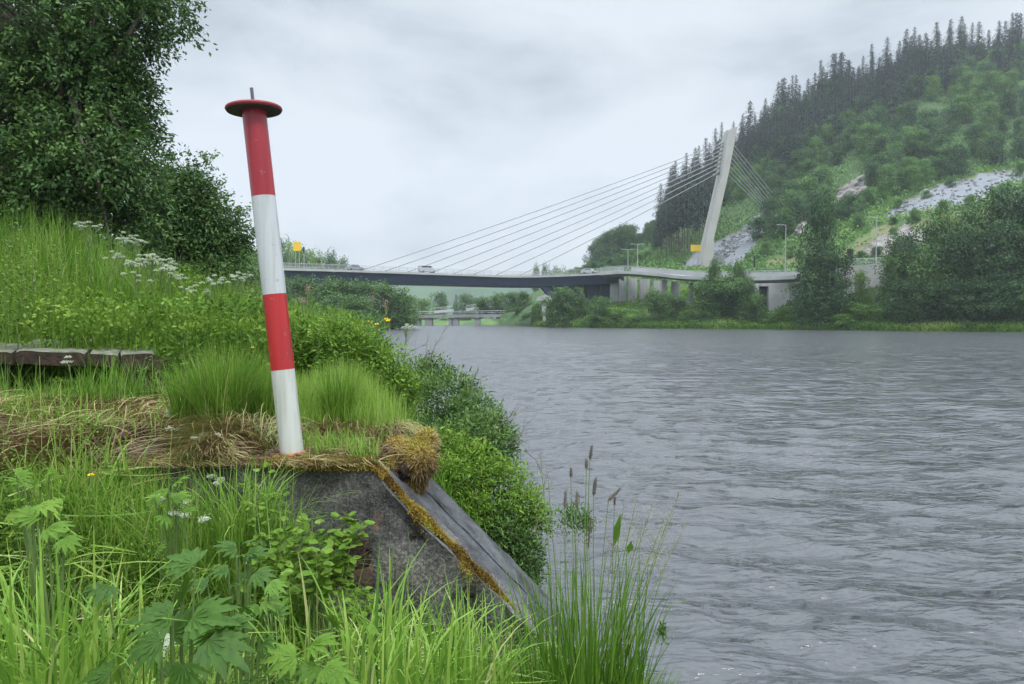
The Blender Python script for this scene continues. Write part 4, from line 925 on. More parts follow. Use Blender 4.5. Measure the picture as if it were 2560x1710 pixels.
lob = [(c1, (.095, .13, .115)), (c2, (.10, .13, .07)), (c3, (.07, .12, .07)), (c4, (.065, .1, .075)), (P(1065, 1105, 4.65), (.06, .12, .08)), (P(1010, 1215, 4.6), (.05, .09, .05))]
g = Geo()
for k, (c, r) in enumerate(lob): blob(g, c, tuple(q * .97 for q in r), A=.35, amp=.10, seed=k)
part(g, 'cushion_body', M_hay, o, smooth=True)
g = Geo(); furry(g, lob, 6000, .012, .035, .006, .6, .5); part(g, 'moss_fringe', M_moss, o)
g = Geo(); furry(g, lob, 1600, .03, .075, .004, .4, .9, .1); part(g, 'dry_blades', M_hay, o)
g = Geo(); blob(g, P(1012, 1178, 4.40), (.028, .03, .055), amp=.4); part(g, 'cavity', M_hole, o, smooth=True)  # solid lump, its dark colour painted as the shade of a hole

# ------------------------------------------------------------------ striped marker post
bz = TOPZ + .012; pb = Vector((X(728, 4.19), 4.19, bz)); ptp = P(635, 277, 4.19)
axis_v = (ptp - pb); PL = axis_v.length; axn = axis_v.normalized()
q = Vector((0, 0, 1)).rotation_difference(axn); Mr = q.to_matrix()
MP = empty('marker_post', pb, 'leaning red and white striped post with a flat red disc on top', 'marker post')
def bandmat():
    m, n, l, b = newmat('striped_post_paint'); t = n.new('ShaderNodeTexCoord')
    at = n.new('ShaderNodeAttribute'); at.attribute_name = 'var'
    r = mk_ramp(n, [(0, (.50, .52, .49)), (.251, (.40, .014, .016)), (.472, (.45, .475, .49)), (.752, (.30, .014, .025))]); r.color_ramp.interpolation = 'CONSTANT'
    nz = n.new('ShaderNodeTexNoise'); nz.inputs['Scale'].default_value = 30; nz.inputs['Detail'].default_value = 5; l.new(t.outputs['Object'], nz.inputs['Vector'])
    l.new(at.outputs['Fac'], r.inputs[0])
    # specks of dirt and rust near the foot
    sp_ = mk_ramp(n, [(.66, (0, 0, 0)), (.72, (.45, .45, .45))]); l.new(nz.outputs['Fac'], sp_.inputs[0])
    m1 = n.new('ShaderNodeMix'); m1.data_type = 'RGBA'; l.new(sp_.outputs[0], m1.inputs[0]); l.new(r.outputs[0], m1.inputs[6]); m1.inputs[7].default_value = (.22, .20, .18, 1)
    ad = n.new('ShaderNodeMath'); ad.operation = 'MULTIPLY_ADD'; ad.inputs[1].default_value = .045; l.new(nz.outputs['Fac'], ad.inputs[0]); l.new(at.outputs['Fac'], ad.inputs[2])
    ft = mk_ramp(n, [(.026, (1, 1, 1)), (.040, (0, 0, 0))]); l.new(ad.outputs[0], ft.inputs[0])
    m2 = n.new('ShaderNodeMix'); m2.data_type = 'RGBA'; l.new(ft.outputs[0], m2.inputs[0]); l.new(m1.outputs[2], m2.inputs[6]); m2.inputs[7].default_value = (.50, .24, .10, 1)
    mg = n.new('ShaderNodeMapping'); mg.inputs['Scale'].default_value = (28, 28, 1.6); ng = n.new('ShaderNodeTexNoise'); ng.inputs['Scale'].default_value = 1.0; ng.inputs['Detail'].default_value = 8; l.new(t.outputs['Object'], mg.inputs[0]); l.new(mg.outputs[0], ng.inputs['Vector'])
    rg_ = mk_ramp(n, [(.45, (1, 1, 1)), (.62, (.74, .76, .70)), (.75, (.55, .57, .48))]); l.new(ng.outputs['Fac'], rg_.inputs[0])
    m3_ = n.new('ShaderNodeMix'); m3_.data_type = 'RGBA'; m3_.blend_type = 'MULTIPLY'; m3_.inputs[0].default_value = .75; l.new(m2.outputs[2], m3_.inputs[6]); l.new(rg_.outputs[0], m3_.inputs[7]); m2 = m3_
    l.new(m2.outputs[2], b.inputs['Base Color']); b.inputs['Roughness'].default_value = .33; b.inputs['Coat Weight'].default_value = .3; b.inputs['Coat Roughness'].default_value = .2
    return m
g = Geo(); nseg = 80; rr = .0655; V = []
for i_ in range(nseg + 1):
    t = i_ / nseg
    for k in range(40):
        a = 2 * math.pi * k / 40; V.append(tuple(pb + Mr @ Vector((rr * math.cos(a), rr * math.sin(a), t * PL))))
Q = [[i_ * 40 + k, i_ * 40 + (k + 1) % 40, (i_ + 1) * 40 + (k + 1) % 40, (i_ + 1) * 40 + k] for i_ in range(nseg) for k in range(40)]
g.add(V, Q, A=np.repeat(np.linspace(0, 1, nseg + 1), 40)); part(g, 'shaft', bandmat(), MP, smooth=True)
g = Geo(); prof = [(.001, .022), (.146, .020), (.152, .016), (.154, .008), (.150, .001), (.144, -.003), (.145, -.0028)][::-1]
tilt = Matrix.Rotation(R(2.5), 3, 'Y') @ Mr
g.lathe([(r_, h) for r_, h in prof], ptp, 56, axis=tilt); o_ = part(g, 'top_disc', M_red, MP)
g = Geo(); g.lathe([(.001, -.004), (.08, -.0045), (.1475, -.003), (.1475, .004), (.001, .004)][::-1], ptp, 56, axis=tilt); part(g, 'disc_underside', solid('dark_underside', (.045, .035, .042), .9), MP)  # separate lower face, darker and duller than the red disc
g = Geo(); g.tube([ptp, ptp + axn * .128], .0095, 12); part(g, 'top_spike', M_spike, MP, smooth=False)
g = Geo(); g.lathe([(.001, 0), (.118, 0), (.12, .004), (.12, .012), (.117, .016), (.001, .016)], pb - Vector((0, 0, .004)), 40, axis=Matrix.Rotation(R(1), 3, 'Y')); part(g, 'base_plate', M_rust, MP)
g = Geo(); g.lathe([(.0655, 0), (.074, .002), (.070, .012), (.0655, .014)], pb + Vector((0, 0, .012)), 32, axis=Mr); part(g, 'weld_collar', M_rust, MP)
for k in range(4):
    a = .8 + k * 1.57; g = Geo(); c = pb + Vector((.095 * math.cos(a), .095 * math.sin(a), .012)); g.tube([c, c + Vector((0, 0, .012))], .011, 6); part(g, 'bolt', M_rust, MP)

# ------------------------------------------------------------------ low timber platform on the left
def slab(px0, px1, pyf, pyb, d0, d1, th, skew, label, end=0):
    a, b = P(px0, pyf, d0), P(px1, pyf, d0); c, d = P(px1 + skew, pyb, d1), P(px0 + skew, pyb, d1)
    o = empty('timber_slab', a, label, 'timber slab', 'timber slabs of the old landing')
    n = 14; V = []; up = Vector((0, 0, 1))
    g = Geo()
    for j in range(n + 1):
        for i_ in range(n + 1):
            p = a.lerp(b, i_ / n).lerp(d.lerp(c, i_ / n), j / n); p.z += (vnoise(p.x, p.y, .12, 3) - .5) * .025 + (vnoise(p.x, p.y, .5, 4) - .5) * .03 - (.012 if i_ in (0, n) else 0)
            if j == 0: p.y += (vnoise(p.x, 0, .07, 6) - .5) * .05
            V.append(tuple(p))
    g.add(V, [[j * (n + 1) + i_, j * (n + 1) + i_ + 1, (j + 1) * (n + 1) + i_ + 1, (j + 1) * (n + 1) + i_] for j in range(n) for i_ in range(n)])
    part(g, 'top_board', M_wood, o)
    g = Geo(); rim = [Vector(V[i_]) for i_ in range(n + 1)] + [Vector(V[j * (n + 1) + n]) for j in range(1, n + 1)] + [Vector(V[n * (n + 1) + i_]) for i_ in range(n - 1, -1, -1)] + [Vector(V[j * (n + 1)]) for j in range(n - 1, 0, -1)]
    m = len(rim); VV = [tuple(p - Vector((0, 0, .002))) for p in rim] + [tuple(p - Vector((0, -.02, th))) for p in rim]
    g.add(VV, [[i_, (i_ + 1) % m, m + (i_ + 1) % m, m + i_] for i_ in range(m)]); part(g, 'board_edge', M_woodend, o)
    return o
slab(-140, 28, 882, 860, 6.0, 7.9, .10, 60, 'leftmost timber slab, cut off by the left edge of the photo')
slab(38, 212, 882, 849, 6.0, 7.9, .11, 45, 'long grey timber slab with a reddish rotten edge, left of the dark gap')
slab(222, 292, 884, 848, 6.0, 7.9, .10, 40, 'narrow grey timber slab just right of the dark gap')
slab(302, 386, 885, 850, 6.0, 7.9, .14, -4, 'rightmost timber slab with the thick dark square end')
g = Geo(); a, b = P(300, 905, 6.06), P(383, 905, 6.06)
g.box(a.x + .02, b.x - .01, 6.06, 7.0, 1.3, a.z + .0); o = g.obj('timber_block', M_woodend); tag(o, 'dark square timber block carrying the rightmost slab', 'timber block')

# ------------------------------------------------------------------ ground vegetation
def scatter(n, xr, yr, dens=None):
    x = rng.uniform(*xr, n); y = rng.uniform(*yr, n)
    if dens is not None:
        k = rng.random(n) < dens(x, y); x, y = x[k], y[k]
    return x, y
def onblock(x, y): return (y > 3.96) & (y < 5.06) & (x > -2.12)
HAYC = (-3.3, 5.0)
def hayness(x, y):
    d = ((x + 3.1) / 1.95) ** 2 + ((y - 4.7) / 1.25) ** 2
    return 1 - sst(.6, 1.25, d + (vnoise(x, y, .5, 11) - .5) * .6)
def platf(x, y): return sst(5.5, 5.75, y) * (1 - sst(7.6, 8.0, y)) * (1 - sst(-3.0, -2.75, x + (y - 6) * .12))
def infov(x, y, m=.06): return np.abs(x / np.maximum(y, .1)) < .70 + m
# lush mid-bank grass (behind block and platform)
def bd(x, y):
    s = xs(y) - x
    return (s > .15) * (1 - hayness(x, y)) * (~onblock(x, y)) * (1 - platf(x, y)) * infov(x, y) * (.35 + .65 * vnoise(x, y, .45, 21))
g = Geo()
x, y = scatter(150000, (-10, .3), (4.6, 15), bd)
s = xs(y) - x; z = zg(x, y); v = vnoise(x, y, .8, 22); h = (.22 + .42 * vnoise(x, y, .9, 23)) * (1 + .75 * sst(7.2, 9, y)) * (.55 + .45 * sst(.3, 1.5, s)) * rng.uniform(.6, 1.25, len(x))
h = h * np.where((y < 7.6) & (x < -2.9), .62, 1)
g.blades(np.stack([x, y, z - .02], 1), h, .006 + .0006 * y, np.abs(rng.normal(.6, .45, len(x))), seg=3, A=np.clip(v * .75 + rng.normal(0, .2, len(x)) + .05, 0, 1))
tag(g.obj('bank_grass', M_grass), 'dense green grass over the bank behind the concrete block', 'grass', kind='stuff')
# fine upright grass right of the post on the bank top, and the tussock left of it
g = Geo()
x, y = scatter(22000, (-1.9, -.68), (5.0, 6.6), lambda x, y: (xs(y) - x > .62 + .6 * vnoise(x * 3, y, .3, 66) + .3 * (y > 5.6)) * (.3 + .7 * vnoise(x, y, .25, 5)))
h = rng.uniform(.28, .55, len(x)) * (.6 + .5 * vnoise(x, y, .5, 9)) * (.6 + .4 * sst(5.0, 5.5, y)); g.blades(np.stack([x, y, np.where(y < 5.1, TOPZ, zg(x, y)) - .02], 1), h, .0055, np.abs(rng.normal(.3, .25, len(x))), seg=3, A=np.clip(.35 + .5 * vnoise(x, y, .5, 31) + rng.normal(0, .13, len(x)), 0, 1))
tag(g.obj('fine_upright_grass', M_lime), 'fine bright upright grass on the bank top right of the striped post', 'grass', kind='stuff')
def tussock(c, n, r0, h0, h1, spread, w_, mat, name, label, cat='grass tuft', A0=.35, grp=None, az=None):
    a = rng.uniform(0, 6.28, n); q = np.sqrt(rng.random(n)) * r0
    B_ = np.stack([c[0] + q * np.cos(a), c[1] + q * np.sin(a), np.full(n, c[2])], 1); g = Geo()
    g.blades(B_, rng.uniform(h0 * .6, h1, n), w_ * rng.uniform(.5, 1.3, n), np.abs(rng.normal(spread, spread * .8, n)) + .05, az=a + rng.normal(0, .9, n) if az is None else az + rng.normal(0, .6, n), seg=5, A=np.clip(A0 + rng.normal(0, .22, n), 0, 1))
    o = g.obj(name, mat); return tag(o, label, cat, grp)
for px, py, d, n, r0, h0, h1, sp_, lb in [(560, 1092, 4.75, 1700, .14, .32, .66, .40, 'big fine-bladed grass tussock left of the striped post'), (480, 1080, 4.95, 1000, .12, .28, .55, .45, 'fine grass tussock at the left side of the big one'), (640, 1075, 5.0, 1000, .12, .3, .58, .4, 'fine grass tussock right behind the striped post'), (850, 1070, 5.15, 700, .10, .25, .5, .35, 'upright grass tussock right of the striped post foot')]:
    p = P(px, py, d); tussock((p.x, d, p.z), n, r0, h0, h1, sp_, .0055, M_grass, 'grass_tussock', lb, A0=.5)
# dry flattened hay: strands lying every way
g = Geo()
x, y = scatter(60000, (-5.3, -1.2), (3.0, 6.4), lambda x, y: hayness(x, y) * (~onblock(x, y)))
az = 2.2 + 3.4 * (vnoise(x, y, .6, 41) - .3) + rng.normal(0, .8, len(x))
g.lying(np.stack([x, y, zg(x, y) + rng.uniform(0, .07, len(x)) * (.4 + vnoise(x, y, .25, 14))], 1), rng.uniform(.10, .45, len(x)), .0055, az, A=np.clip(.55 + (vnoise(x, y, .4, 12) - .5) * 1.3 + rng.normal(0, .2, len(x)), 0, 1), pitch=.22)
x, y = scatter(26000, (-2.3, -.66), (4.0, 5.2)); k = x < -.72; x, y = x[k], y[k]
g.lying(np.stack([x, y, TOPZ + .004 + rng.uniform(0, .03, len(x)) * vnoise(x, y, .15, 8)], 1), rng.uniform(.05, .26, len(x)), .0038, rng.normal(3.2, .8, len(x)) + 3.14 * (rng.random(len(x)) < .3) * (x < -1), A=np.clip(.36 + (vnoise(x, y, .22, 13) - .5) * 1.1 + rng.normal(0, .2, len(x)), 0, 1), pitch=.12)
x = rng.uniform(-2.2, -.85, 1500); g.lying(np.stack([x, np.full(1500, FY) + rng.uniform(0, .05, 1500), np.full(1500, TOPZ + .010)], 1), rng.uniform(.05, .14, 1500), .004, rng.normal(-1.6, 1.0, 1500), A=rng.uniform(.1, .8, 1500), pitch=.1)
for cx, cy, n, r0, l0, l1, mu, hh in [(X(535, 4.15), 4.15, 3800, .15, .05, .19, -1.9, .14), (X(600, 4.5), 4.5, 6500, .28, .12, .40, 2.6, .16), (X(860, 4.95), 4.95, 3600, .30, .06, .24, 2.8, .08), (X(980, 4.9), 4.85, 3000, .17, .05, .2, -1.0, .10), (X(700, 4.75), 4.75, 3200, .2, .08, .28, 2.9, .08)]:
    a = rng.uniform(0, 6.28, n); q = np.sqrt(rng.random(n)); xx, yy = cx + q * r0 * np.cos(a), cy + q * r0 * .7 * np.sin(a); k = yy > FY
    xx, yy, q = xx[k], yy[k], q[k]; n = len(xx)
    g.lying(np.stack([xx, yy, TOPZ + hh * (1 - q ** 2) * rng.random(n)], 1), rng.uniform(l0, l1, n), .0042, mu + rng.normal(0, .7, n), A=np.clip(.55 + (vnoise(xx, yy, .12, 3) - .5) + rng.normal(0, .25, n), 0, 1), pitch=.5)
tag(g.obj('flattened_dry_grass', M_hay), 'flattened dry brown grass on the bank and block top', 'dry grass', kind='stuff')
g = Geo(); x, y = scatter(2600, (-5.2, -2.8), (5.35, 6.0)); g.blades(np.stack([x, y, zg(x, y)], 1), rng.uniform(.12, .42, len(x)) * (.3 + vnoise(x, y, .3, 77)), .007, np.abs(rng.normal(.5, .4, len(x))), seg=4, A=np.clip(rng.normal(.4, .2, len(x)), 0, 1))
x, y = scatter(900, (-5.6, -2.9), (6.0, 8.0)); k = vnoise(x, y, .3, 78) > .6; x, y = x[k], y[k]; g.blades(np.stack([x, y, np.full(len(x), 1.90)], 1), rng.uniform(.04, .22, len(x)), .006, np.abs(rng.normal(.6, .4, len(x))), seg=4, A=np.clip(rng.normal(.6, .2, len(x)), 0, 1))
x, y = scatter(9000, (-2.2, -.75), (4.05, 5.2)); k = vnoise(x, y, .22, 95) > .58; x, y = x[k], y[k]; k = np.hypot(x + 1.25, y - 4.19) > .14; x, y = x[k], y[k]; g.blades(np.stack([x, y, np.full(len(x), TOPZ)], 1), rng.uniform(.04, .17, len(x)), .0045, np.abs(rng.normal(.8, .5, len(x))), seg=4, A=np.clip(rng.normal(.6, .25, len(x)), 0, 1))
tag(g.obj('landing_grass', M_grass), 'loose green blades around the timber slabs and through the straw', 'grass', kind='stuff')
# green blades coming through the hay
g = Geo(); x, y = scatter(6500, (-5.5, -1.6), (3.0, 6.2), lambda x, y: .25 + .75 * (vnoise(x, y, .35, 15) > .55)); k = ~onblock(x, y); x, y = x[k], y[k]
g.blades(np.stack([x, y, zg(x, y)], 1), rng.uniform(.08, .28, len(x)), .006, np.abs(rng.normal(.9, .5, len(x))), seg=4, A=np.clip(rng.normal(.5, .2, len(x)), 0, 1))
# lush front grass, long and partly lying
def fd(x, y):
    s = xs(y) - x
    return (s > .2) * (y < 3.93) * (1 - .93 * hayness(x, y)) * infov(x, y, .25) * (.25 + .75 * vnoise(x, y, .3, 51)) * (1 - .75 * sst(-1.2, -.9, x) * sst(2.9, 3.2, y) * (1 - sst(0.1, .3, x)))
x, y = scatter(70000, (-3.6, 1.2), (.85, 4.0), fd)
lean = .5 + 1.5 * vnoise(x, y, .35, 52); az = -0.4 + 5.0 * (vnoise(x, y, .5, 53) - .5) + rng.normal(0, 1.1, len(x))
h = rng.uniform(.16, .62, len(x)) * (.55 + .6 * vnoise(x, y, .4, 54)) * np.where(x > -.9, .78, 1.0) * np.where(y < 1.6, .75, 1)
g.blades(np.stack([x, y, zg(x, y) - .02], 1), h, np.where(rng.random(len(x)) < .25, rng.uniform(.008, .015, len(x)), rng.uniform(.003, .007, len(x))), np.abs(rng.normal(lean, .55)), az=az, seg=6, A=np.clip(.15 + .55 * vnoise(x, y, .3, 55) + .25 * (x < -1) * vnoise(x, y, .9, 56) + rng.normal(0, .2, len(x)), 0, 1))
x, y = scatter(5200, (-2.5, -1.08), (3.45, 3.97)); n = len(x); k = rng.random(n) < 1 - .8 * sst(-1.35, -1.1, x); x, y = x[k], y[k]; n = len(x)
g.blades(np.stack([x, y, zg(x, y) - .02], 1), rng.uniform(.4, 1.05, n) * np.clip((1.5 - zg(x, y)) / 1.0, .12, 1), rng.uniform(.004, .010, n), np.abs(rng.normal(.9, .5, n)), az=rng.normal(-1.3, 1.3, n), seg=6, A=np.clip(rng.normal(.45, .22, n), 0, 1))
# fallen pale blades lying across the top
x, y = scatter(3600, (-3.4, .6), (1.2, 3.4), fd); zt_ = zg(x, y) + rng.uniform(.12, .34, len(x))
g.lying(np.stack([x, y, zt_], 1), rng.uniform(.2, .6, len(x)), .007, rng.uniform(0, 6.28, len(x)), A=np.clip(rng.normal(.62, .22, len(x)), 0, 1), pitch=.3, curl=.35)
# straight seed-bearing stalks
x, y = scatter(900, (-3.4, .8), (1.6, 3.9), fd); n = len(x)
g.blades(np.stack([x, y, zg(x, y)], 1), rng.uniform(.4, .72, n), .0028, np.abs(rng.normal(.2, .2, n)), seg=4, A=rng.uniform(.5, 1, n), tipw=.6)
tag(g.obj('long_lush_grass', M_lime), 'long lush tangled grass in the foreground', 'grass', kind='stuff')
# small herb leaves mixed in the grass
g = Geo()
def herbs(x, y, hgt, lf, nl, A0, zoff=0):
    n = len(x); z = zg(x, y) + zoff; H = rng.uniform(.3, 1, n) * hgt
    C = np.repeat(np.stack([x, y, z], 1), nl, 0); t = rng.random(len(C)); C[:, 2] += np.repeat(H, nl) * (.25 + .75 * t); C[:, :2] += rng.normal(0, .035, (len(C), 2))
    a = rng.uniform(0, 6.28, len(C)); d = np.stack([np.cos(a), np.sin(a), rng.normal(.15, .35, len(C))], 1)
    g.leaves(C, d, lf * np.exp(rng.normal(0, .42, len(C))), lf * rng.uniform(.25, .6, len(C)), np.clip(np.repeat(A0, nl) + rng.normal(0, .15, len(C)), 0, 1), nrm=rng.normal(0, .45, C.shape) + [0, 0, 1])
x, y = scatter(8000, (-3.4, 1.1), (.9, 3.9), lambda x, y: (xs(y) - x > .15) * (1 - .9 * hayness(x, y)) * infov(x, y, .2) * (vnoise(x, y, .35, 61) > .42) * (1 - .8 * sst(-1.2, -.9, x) * sst(2.9, 3.2, y) * (1 - sst(0, .3, x)))); herbs(x, y, .34, .036, 7, vnoise(x, y, .5, 62))
x, y = scatter(15000, (-9, .2), (5.2, 12), lambda x, y: (xs(y) - x > .3) * (1 - hayness(x, y)) * (1 - platf(x, y)) * infov(x, y) * (vnoise(x, y, .7, 63) > .42) * ((y > 6.2) | (x < -2.8))); herbs(x, y, .55, .045, 9, vnoise(x, y, .6, 64))
tag(g.obj('herb_ground_cover', M_herb), 'small green herb leaves growing through the grass', 'ground cover', kind='stuff')
g = Geo()
x, y = scatter(9000, (-3.4, 1.1), (1.0, 3.9), lambda x, y: (xs(y) - x > .1) * (1 - .95 * hayness(x, y)) * infov(x, y, .2) * (vnoise(x, y, .28, 81) > .5) * (1 - .85 * sst(-1.2, -.9, x) * sst(2.8, 3.1, y) * (1 - sst(0, .3, x)))); herbs(x, y, .42, .026, 14, vnoise(x, y, .4, 82))
x, y = scatter(9000, (-9, .1), (5.6, 12), lambda x, y: (xs(y) - x > .2) * (1 - hayness(x, y)) * (1 - platf(x, y)) * infov(x, y) * (vnoise(x, y, .5, 83) > .55)); herbs(x, y, .8, .032, 14, vnoise(x, y, .6, 84))
tag(g.obj('leafy_ground_cover', M_bright), 'small bright leaves of mixed weeds through the grass', 'ground cover', kind='stuff')
# tall loose stalks and seed heads over the bank
g = Geo(); x, y = scatter(5200, (-9, -.3), (6.2, 12), lambda x, y: (xs(y) - x > .3) * (1 - platf(x, y)) * infov(x, y) * (.2 + .8 * (vnoise(x, y, .8, 91) > .5))); n = len(x)
hh = rng.uniform(.55, 1.15, n) * (.75 + .35 * vnoise(x, y, .7, 92)) * np.where(x / y > -.28, .62, 1) * np.where(y < 7.8, .7, 1); bb = np.abs(rng.normal(.3, .3, n)); az = rng.uniform(0, 6.28, n)
g.blades(np.stack([x, y, zg(x, y)], 1), hh, .0045, bb, az=az, seg=4, A=np.clip(rng.normal(.72, .25, n), 0, 1), tipw=.5)
k = rng.random(n) < .45; bbk = np.maximum(bb[k], 1e-3); tp = np.stack([x[k] + np.cos(az[k]) * hh[k] * (1 - np.cos(bbk)) / bbk, y[k] + np.sin(az[k]) * hh[k] * (1 - np.cos(bbk)) / bbk, zg(x[k], y[k]) + hh[k] * np.sin(bbk) / bbk], 1)
tp = np.repeat(tp, 7, 0) + rng.normal(0, .012, (k.sum() * 7, 3)) * [1, 1, 3.2]; g.leaves(tp, rng.normal(0, .5, tp.shape) + [0, 0, 1], .022, .006, rng.uniform(.75, 1, len(tp)))
tag(g.obj('tall_stalks', M_grass), 'tall loose grass stalks with seed heads over the bank', 'grass', kind='stuff')
# leafy weed bank right of the post behind the grass (700-1000, 770-930 in the photo)
g = Geo(); n = 30000
u = rng.random(n); x = -4.2 + u * 3.7; y = rng.uniform(6.3, 9.2, n); s = xs(y) - x; k = s > .2; x, y = x[k], y[k]
top = np.interp(x / y, [-.60, -.33, -.29, -.25, -.19, -.165, -.15, -.12], [.9, .88, .80, .70, .62, .48, .30, .10]); z = zg(x, y)
zz = z + rng.random(len(x)) ** .6 * top * (.75 + .35 * vnoise(x, y, .35, 71))
C = np.stack([x, y, zz], 1); g.leaves(C, rng.normal(0, 1, C.shape) + [0, -.3, .3], rng.uniform(.03, .07, len(C)), .030, np.clip(-.1 + 1.15 * vnoise(x, zz * 2, .25, 72) + rng.normal(0, .15, len(C)), 0, 1), nrm=rng.normal(0, .6, C.shape) + [0, -.4, 1])
g.blades(np.stack([x[:6000], y[:6000], z[:6000]], 1), top[:6000] * rng.uniform(.7, 1.25, 6000), .006, np.abs(rng.normal(.3, .2, 6000)), seg=3, A=.6)
tag(g.obj('leafy_weeds', M_bright), 'tangle of leafy green weeds on the bank right of the striped post', 'weeds', kind='stuff')

# ------------------------------------------------------------------ individual plants
def umbel_plant(loc, h, n_umb, label, seed, lean=(0, 0), fade=False, grp='cow parsley plants', sc=1.0):
    rg = np.random.default_rng(seed); o = empty('cow_parsley', loc, label, 'flowering plant', grp); st, fl, lv = Geo(), Geo(), Geo()
    loc = Vector(loc); top = Vector((lean[0], lean[1], h)); st.tube([(0, 0, 0), top * .5 + Vector((0, 0, .02)), top], [.005, .004, .003], 5, A=.4)
    for k in range(n_umb):
        a = rg.uniform(0, 6.28); f = rg.uniform(.55, .85) if k else 1; b0 = top * f; e_ = b0 + Vector((math.cos(a), math.sin(a), 0)) * rg.uniform(.04, .16) * (1 if k else 0) * max(sc, .9) + Vector((0, 0, (1 - f) * h * .8 + rg.uniform(0, .05)))
        if k: st.tube([b0, b0.lerp(e_, .5) - Vector((0, 0, .01)), e_], .0022, 4, A=.4)
        R_ = rg.uniform(.030, .05) * sc
        for q in range(11):
            a2 = q * 2.4; rr_ = R_ * math.sqrt((q + .5) / 11); c = e_ + Vector((rr_ * math.cos(a2), rr_ * math.sin(a2), R_ * .65 - rr_ * .25)); st.tube([e_, c], .0009, 3, A=.5, cap=False)
            m = 16; v = rg.normal(0, 1, (m, 3)); C = np.array(c) + v * [.007, .007, .005]; a3 = rg.uniform(0, 6.28, m)
            fl.leaves(C, np.stack([np.cos(a3), np.sin(a3), rg.normal(0, .2, m)], 1), .007, .0055, rg.uniform(.2, 1, m), nrm=np.tile([0, -.6, .8], (m, 1)) + rg.normal(0, .25, (m, 3)))
    for k in range(5):
        f = rg.uniform(.1, .6); a = rg.uniform(0, 6.28); b0 = top * f; u = Vector((math.cos(a), math.sin(a), .25)); ln = rg.uniform(.12, .24)
        st.tube([b0, b0 + u * ln], .0018, 4, A=.4, cap=False)
        m = 60; t_ = rg.random(m); C = np.array(b0)[None] + np.array(u)[None] * (ln * t_)[:, None] + rg.normal(0, 1, (m, 3)) * (.035 * (1.1 - t_))[:, None] * [1, 1, .3]; lv.leaves(C, rg.normal(0, 1, (m, 3)) + np.array(u), .02, .008, rg.uniform(.2, .9, m), nrm=rg.normal(0, .4, (m, 3)) + [0, 0, 1])
    for g_, nm, mt in ((st, 'stem', M_stem), (fl, 'umbel', M_white), (lv, 'leaves', M_bright)):
        q = g_.obj(nm, mt, o)
    return o
cp_ = [(222, 560, 8.2, .95, 4, 'tall cow parsley with white umbels against the dark tree, leftmost of the group'), (300, 592, 8.0, .9, 4, 'cow parsley standing right of the leftmost tall one'), (330, 600, 8.3, .95, 5, 'cow parsley with drooping umbels in front of the dark tree'),
       (350, 655, 7.6, .85, 6, 'full cow parsley left of the white mass'), (375, 640, 7.4, .9, 7, 'densest cow parsley in the middle of the white mass'), (400, 652, 7.6, .85, 6, 'cow parsley right of the densest one'), (420, 668, 7.4, .8, 5, 'lower cow parsley at the right of the white mass'), (345, 690, 7.0, .7, 5, 'low cow parsley below the white mass'),
       (455, 690, 7.6, .75, 4, 'thin cow parsley before the second tree, left one'), (500, 725, 7.3, .7, 4, 'thin cow parsley before the second tree, right one'), (545, 700, 7.2, .8, 4, 'cow parsley left of the white band of the striped post'), (590, 690, 7.4, .8, 4, 'cow parsley close left of the striped post'), (270, 640, 7.8, .75, 3, 'short cow parsley under the leftmost tall one'),
       (415, 1045, 4.9, .30, 5, 'short white cow parsley beside the tussock on the hay'), (440, 1085, 4.6, .26, 5, 'short white cow parsley lying at the tussock foot'), (520, 1100, 4.35, .22, 5, 'tiny white flower cluster in the brown dead tuft'), (185, 910, 5.9, .28, 3, 'small white flower cluster below the timber slabs'), (375, 1050, 5.0, .2, 2, 'tiny white flower left of the tussock'),
       (545, 1200, 3.9, .45, 3, 'faded small umbel below the dead tuft'), (400, 1270, 3.3, .4, 3, 'small pale umbel in the foreground grass'), (480, 1300, 3.2, .38, 3, 'second small pale umbel in the foreground grass'), (395, 1640, 1.9, .35, 3, 'white umbel under the broad leaves at the photo bottom'), (1010, 815, 11, .7, 5, 'white flowering bush at the water edge by the yellow flowers')]
for i_, (px, py, d, h, n, lb) in enumerate(cp_):
    p = P(px, py, d); umbel_plant((p.x, p.y, p.z - h), h, n * (3 if d > 7 else 1), lb, 100 + i_, (rng.uniform(-.05, .05), 0), sc=.42 if d > 7 else .36)
# broad tall herb at the far left
def tall_herb(loc, h, label, seed, name='willowherb', cat='tall plant', mat=M_bright, nleaf=46, lf=.15, lw=.022, grp='tall narrow-leaved plants', lean=(0, 0)):
    rg = np.random.default_rng(seed); o = empty(name, loc, label, cat, grp); st, lv = Geo(), Geo(); top = Vector((lean[0], lean[1], h))
    st.tube([(0, 0, 0), top * .5, top], [.006, .005, .002], 5, A=.4)
    for k in range(nleaf):
        f = .12 + .88 * k / nleaf; a = k * 2.4; b0 = np.array(top * f); l = lf * (1.15 - .75 * f) * rg.uniform(.8, 1.15); u = np.array([math.cos(a), math.sin(a), .55]); u /= np.linalg.norm(u)
        m1 = b0 + u * l * .55; dn = np.array([u[0], u[1], -.15]); sd = np.cross(u, [0, 0, 1]); sd /= np.linalg.norm(sd); tip = m1 + dn / np.linalg.norm(dn) * l * .5; w = lw * (1.1 - .5 * f)
        V = [b0, m1 + sd * w * .5, m1 - sd * w * .5, tip]; lv.add(V, T=[[0, 1, 2], [1, 3, 2]], A=rg.uniform(.2, .9))
    q1 = st.obj('stem', M_stem, o); q2 = lv.obj('leaves', mat, o); return o
k = 0
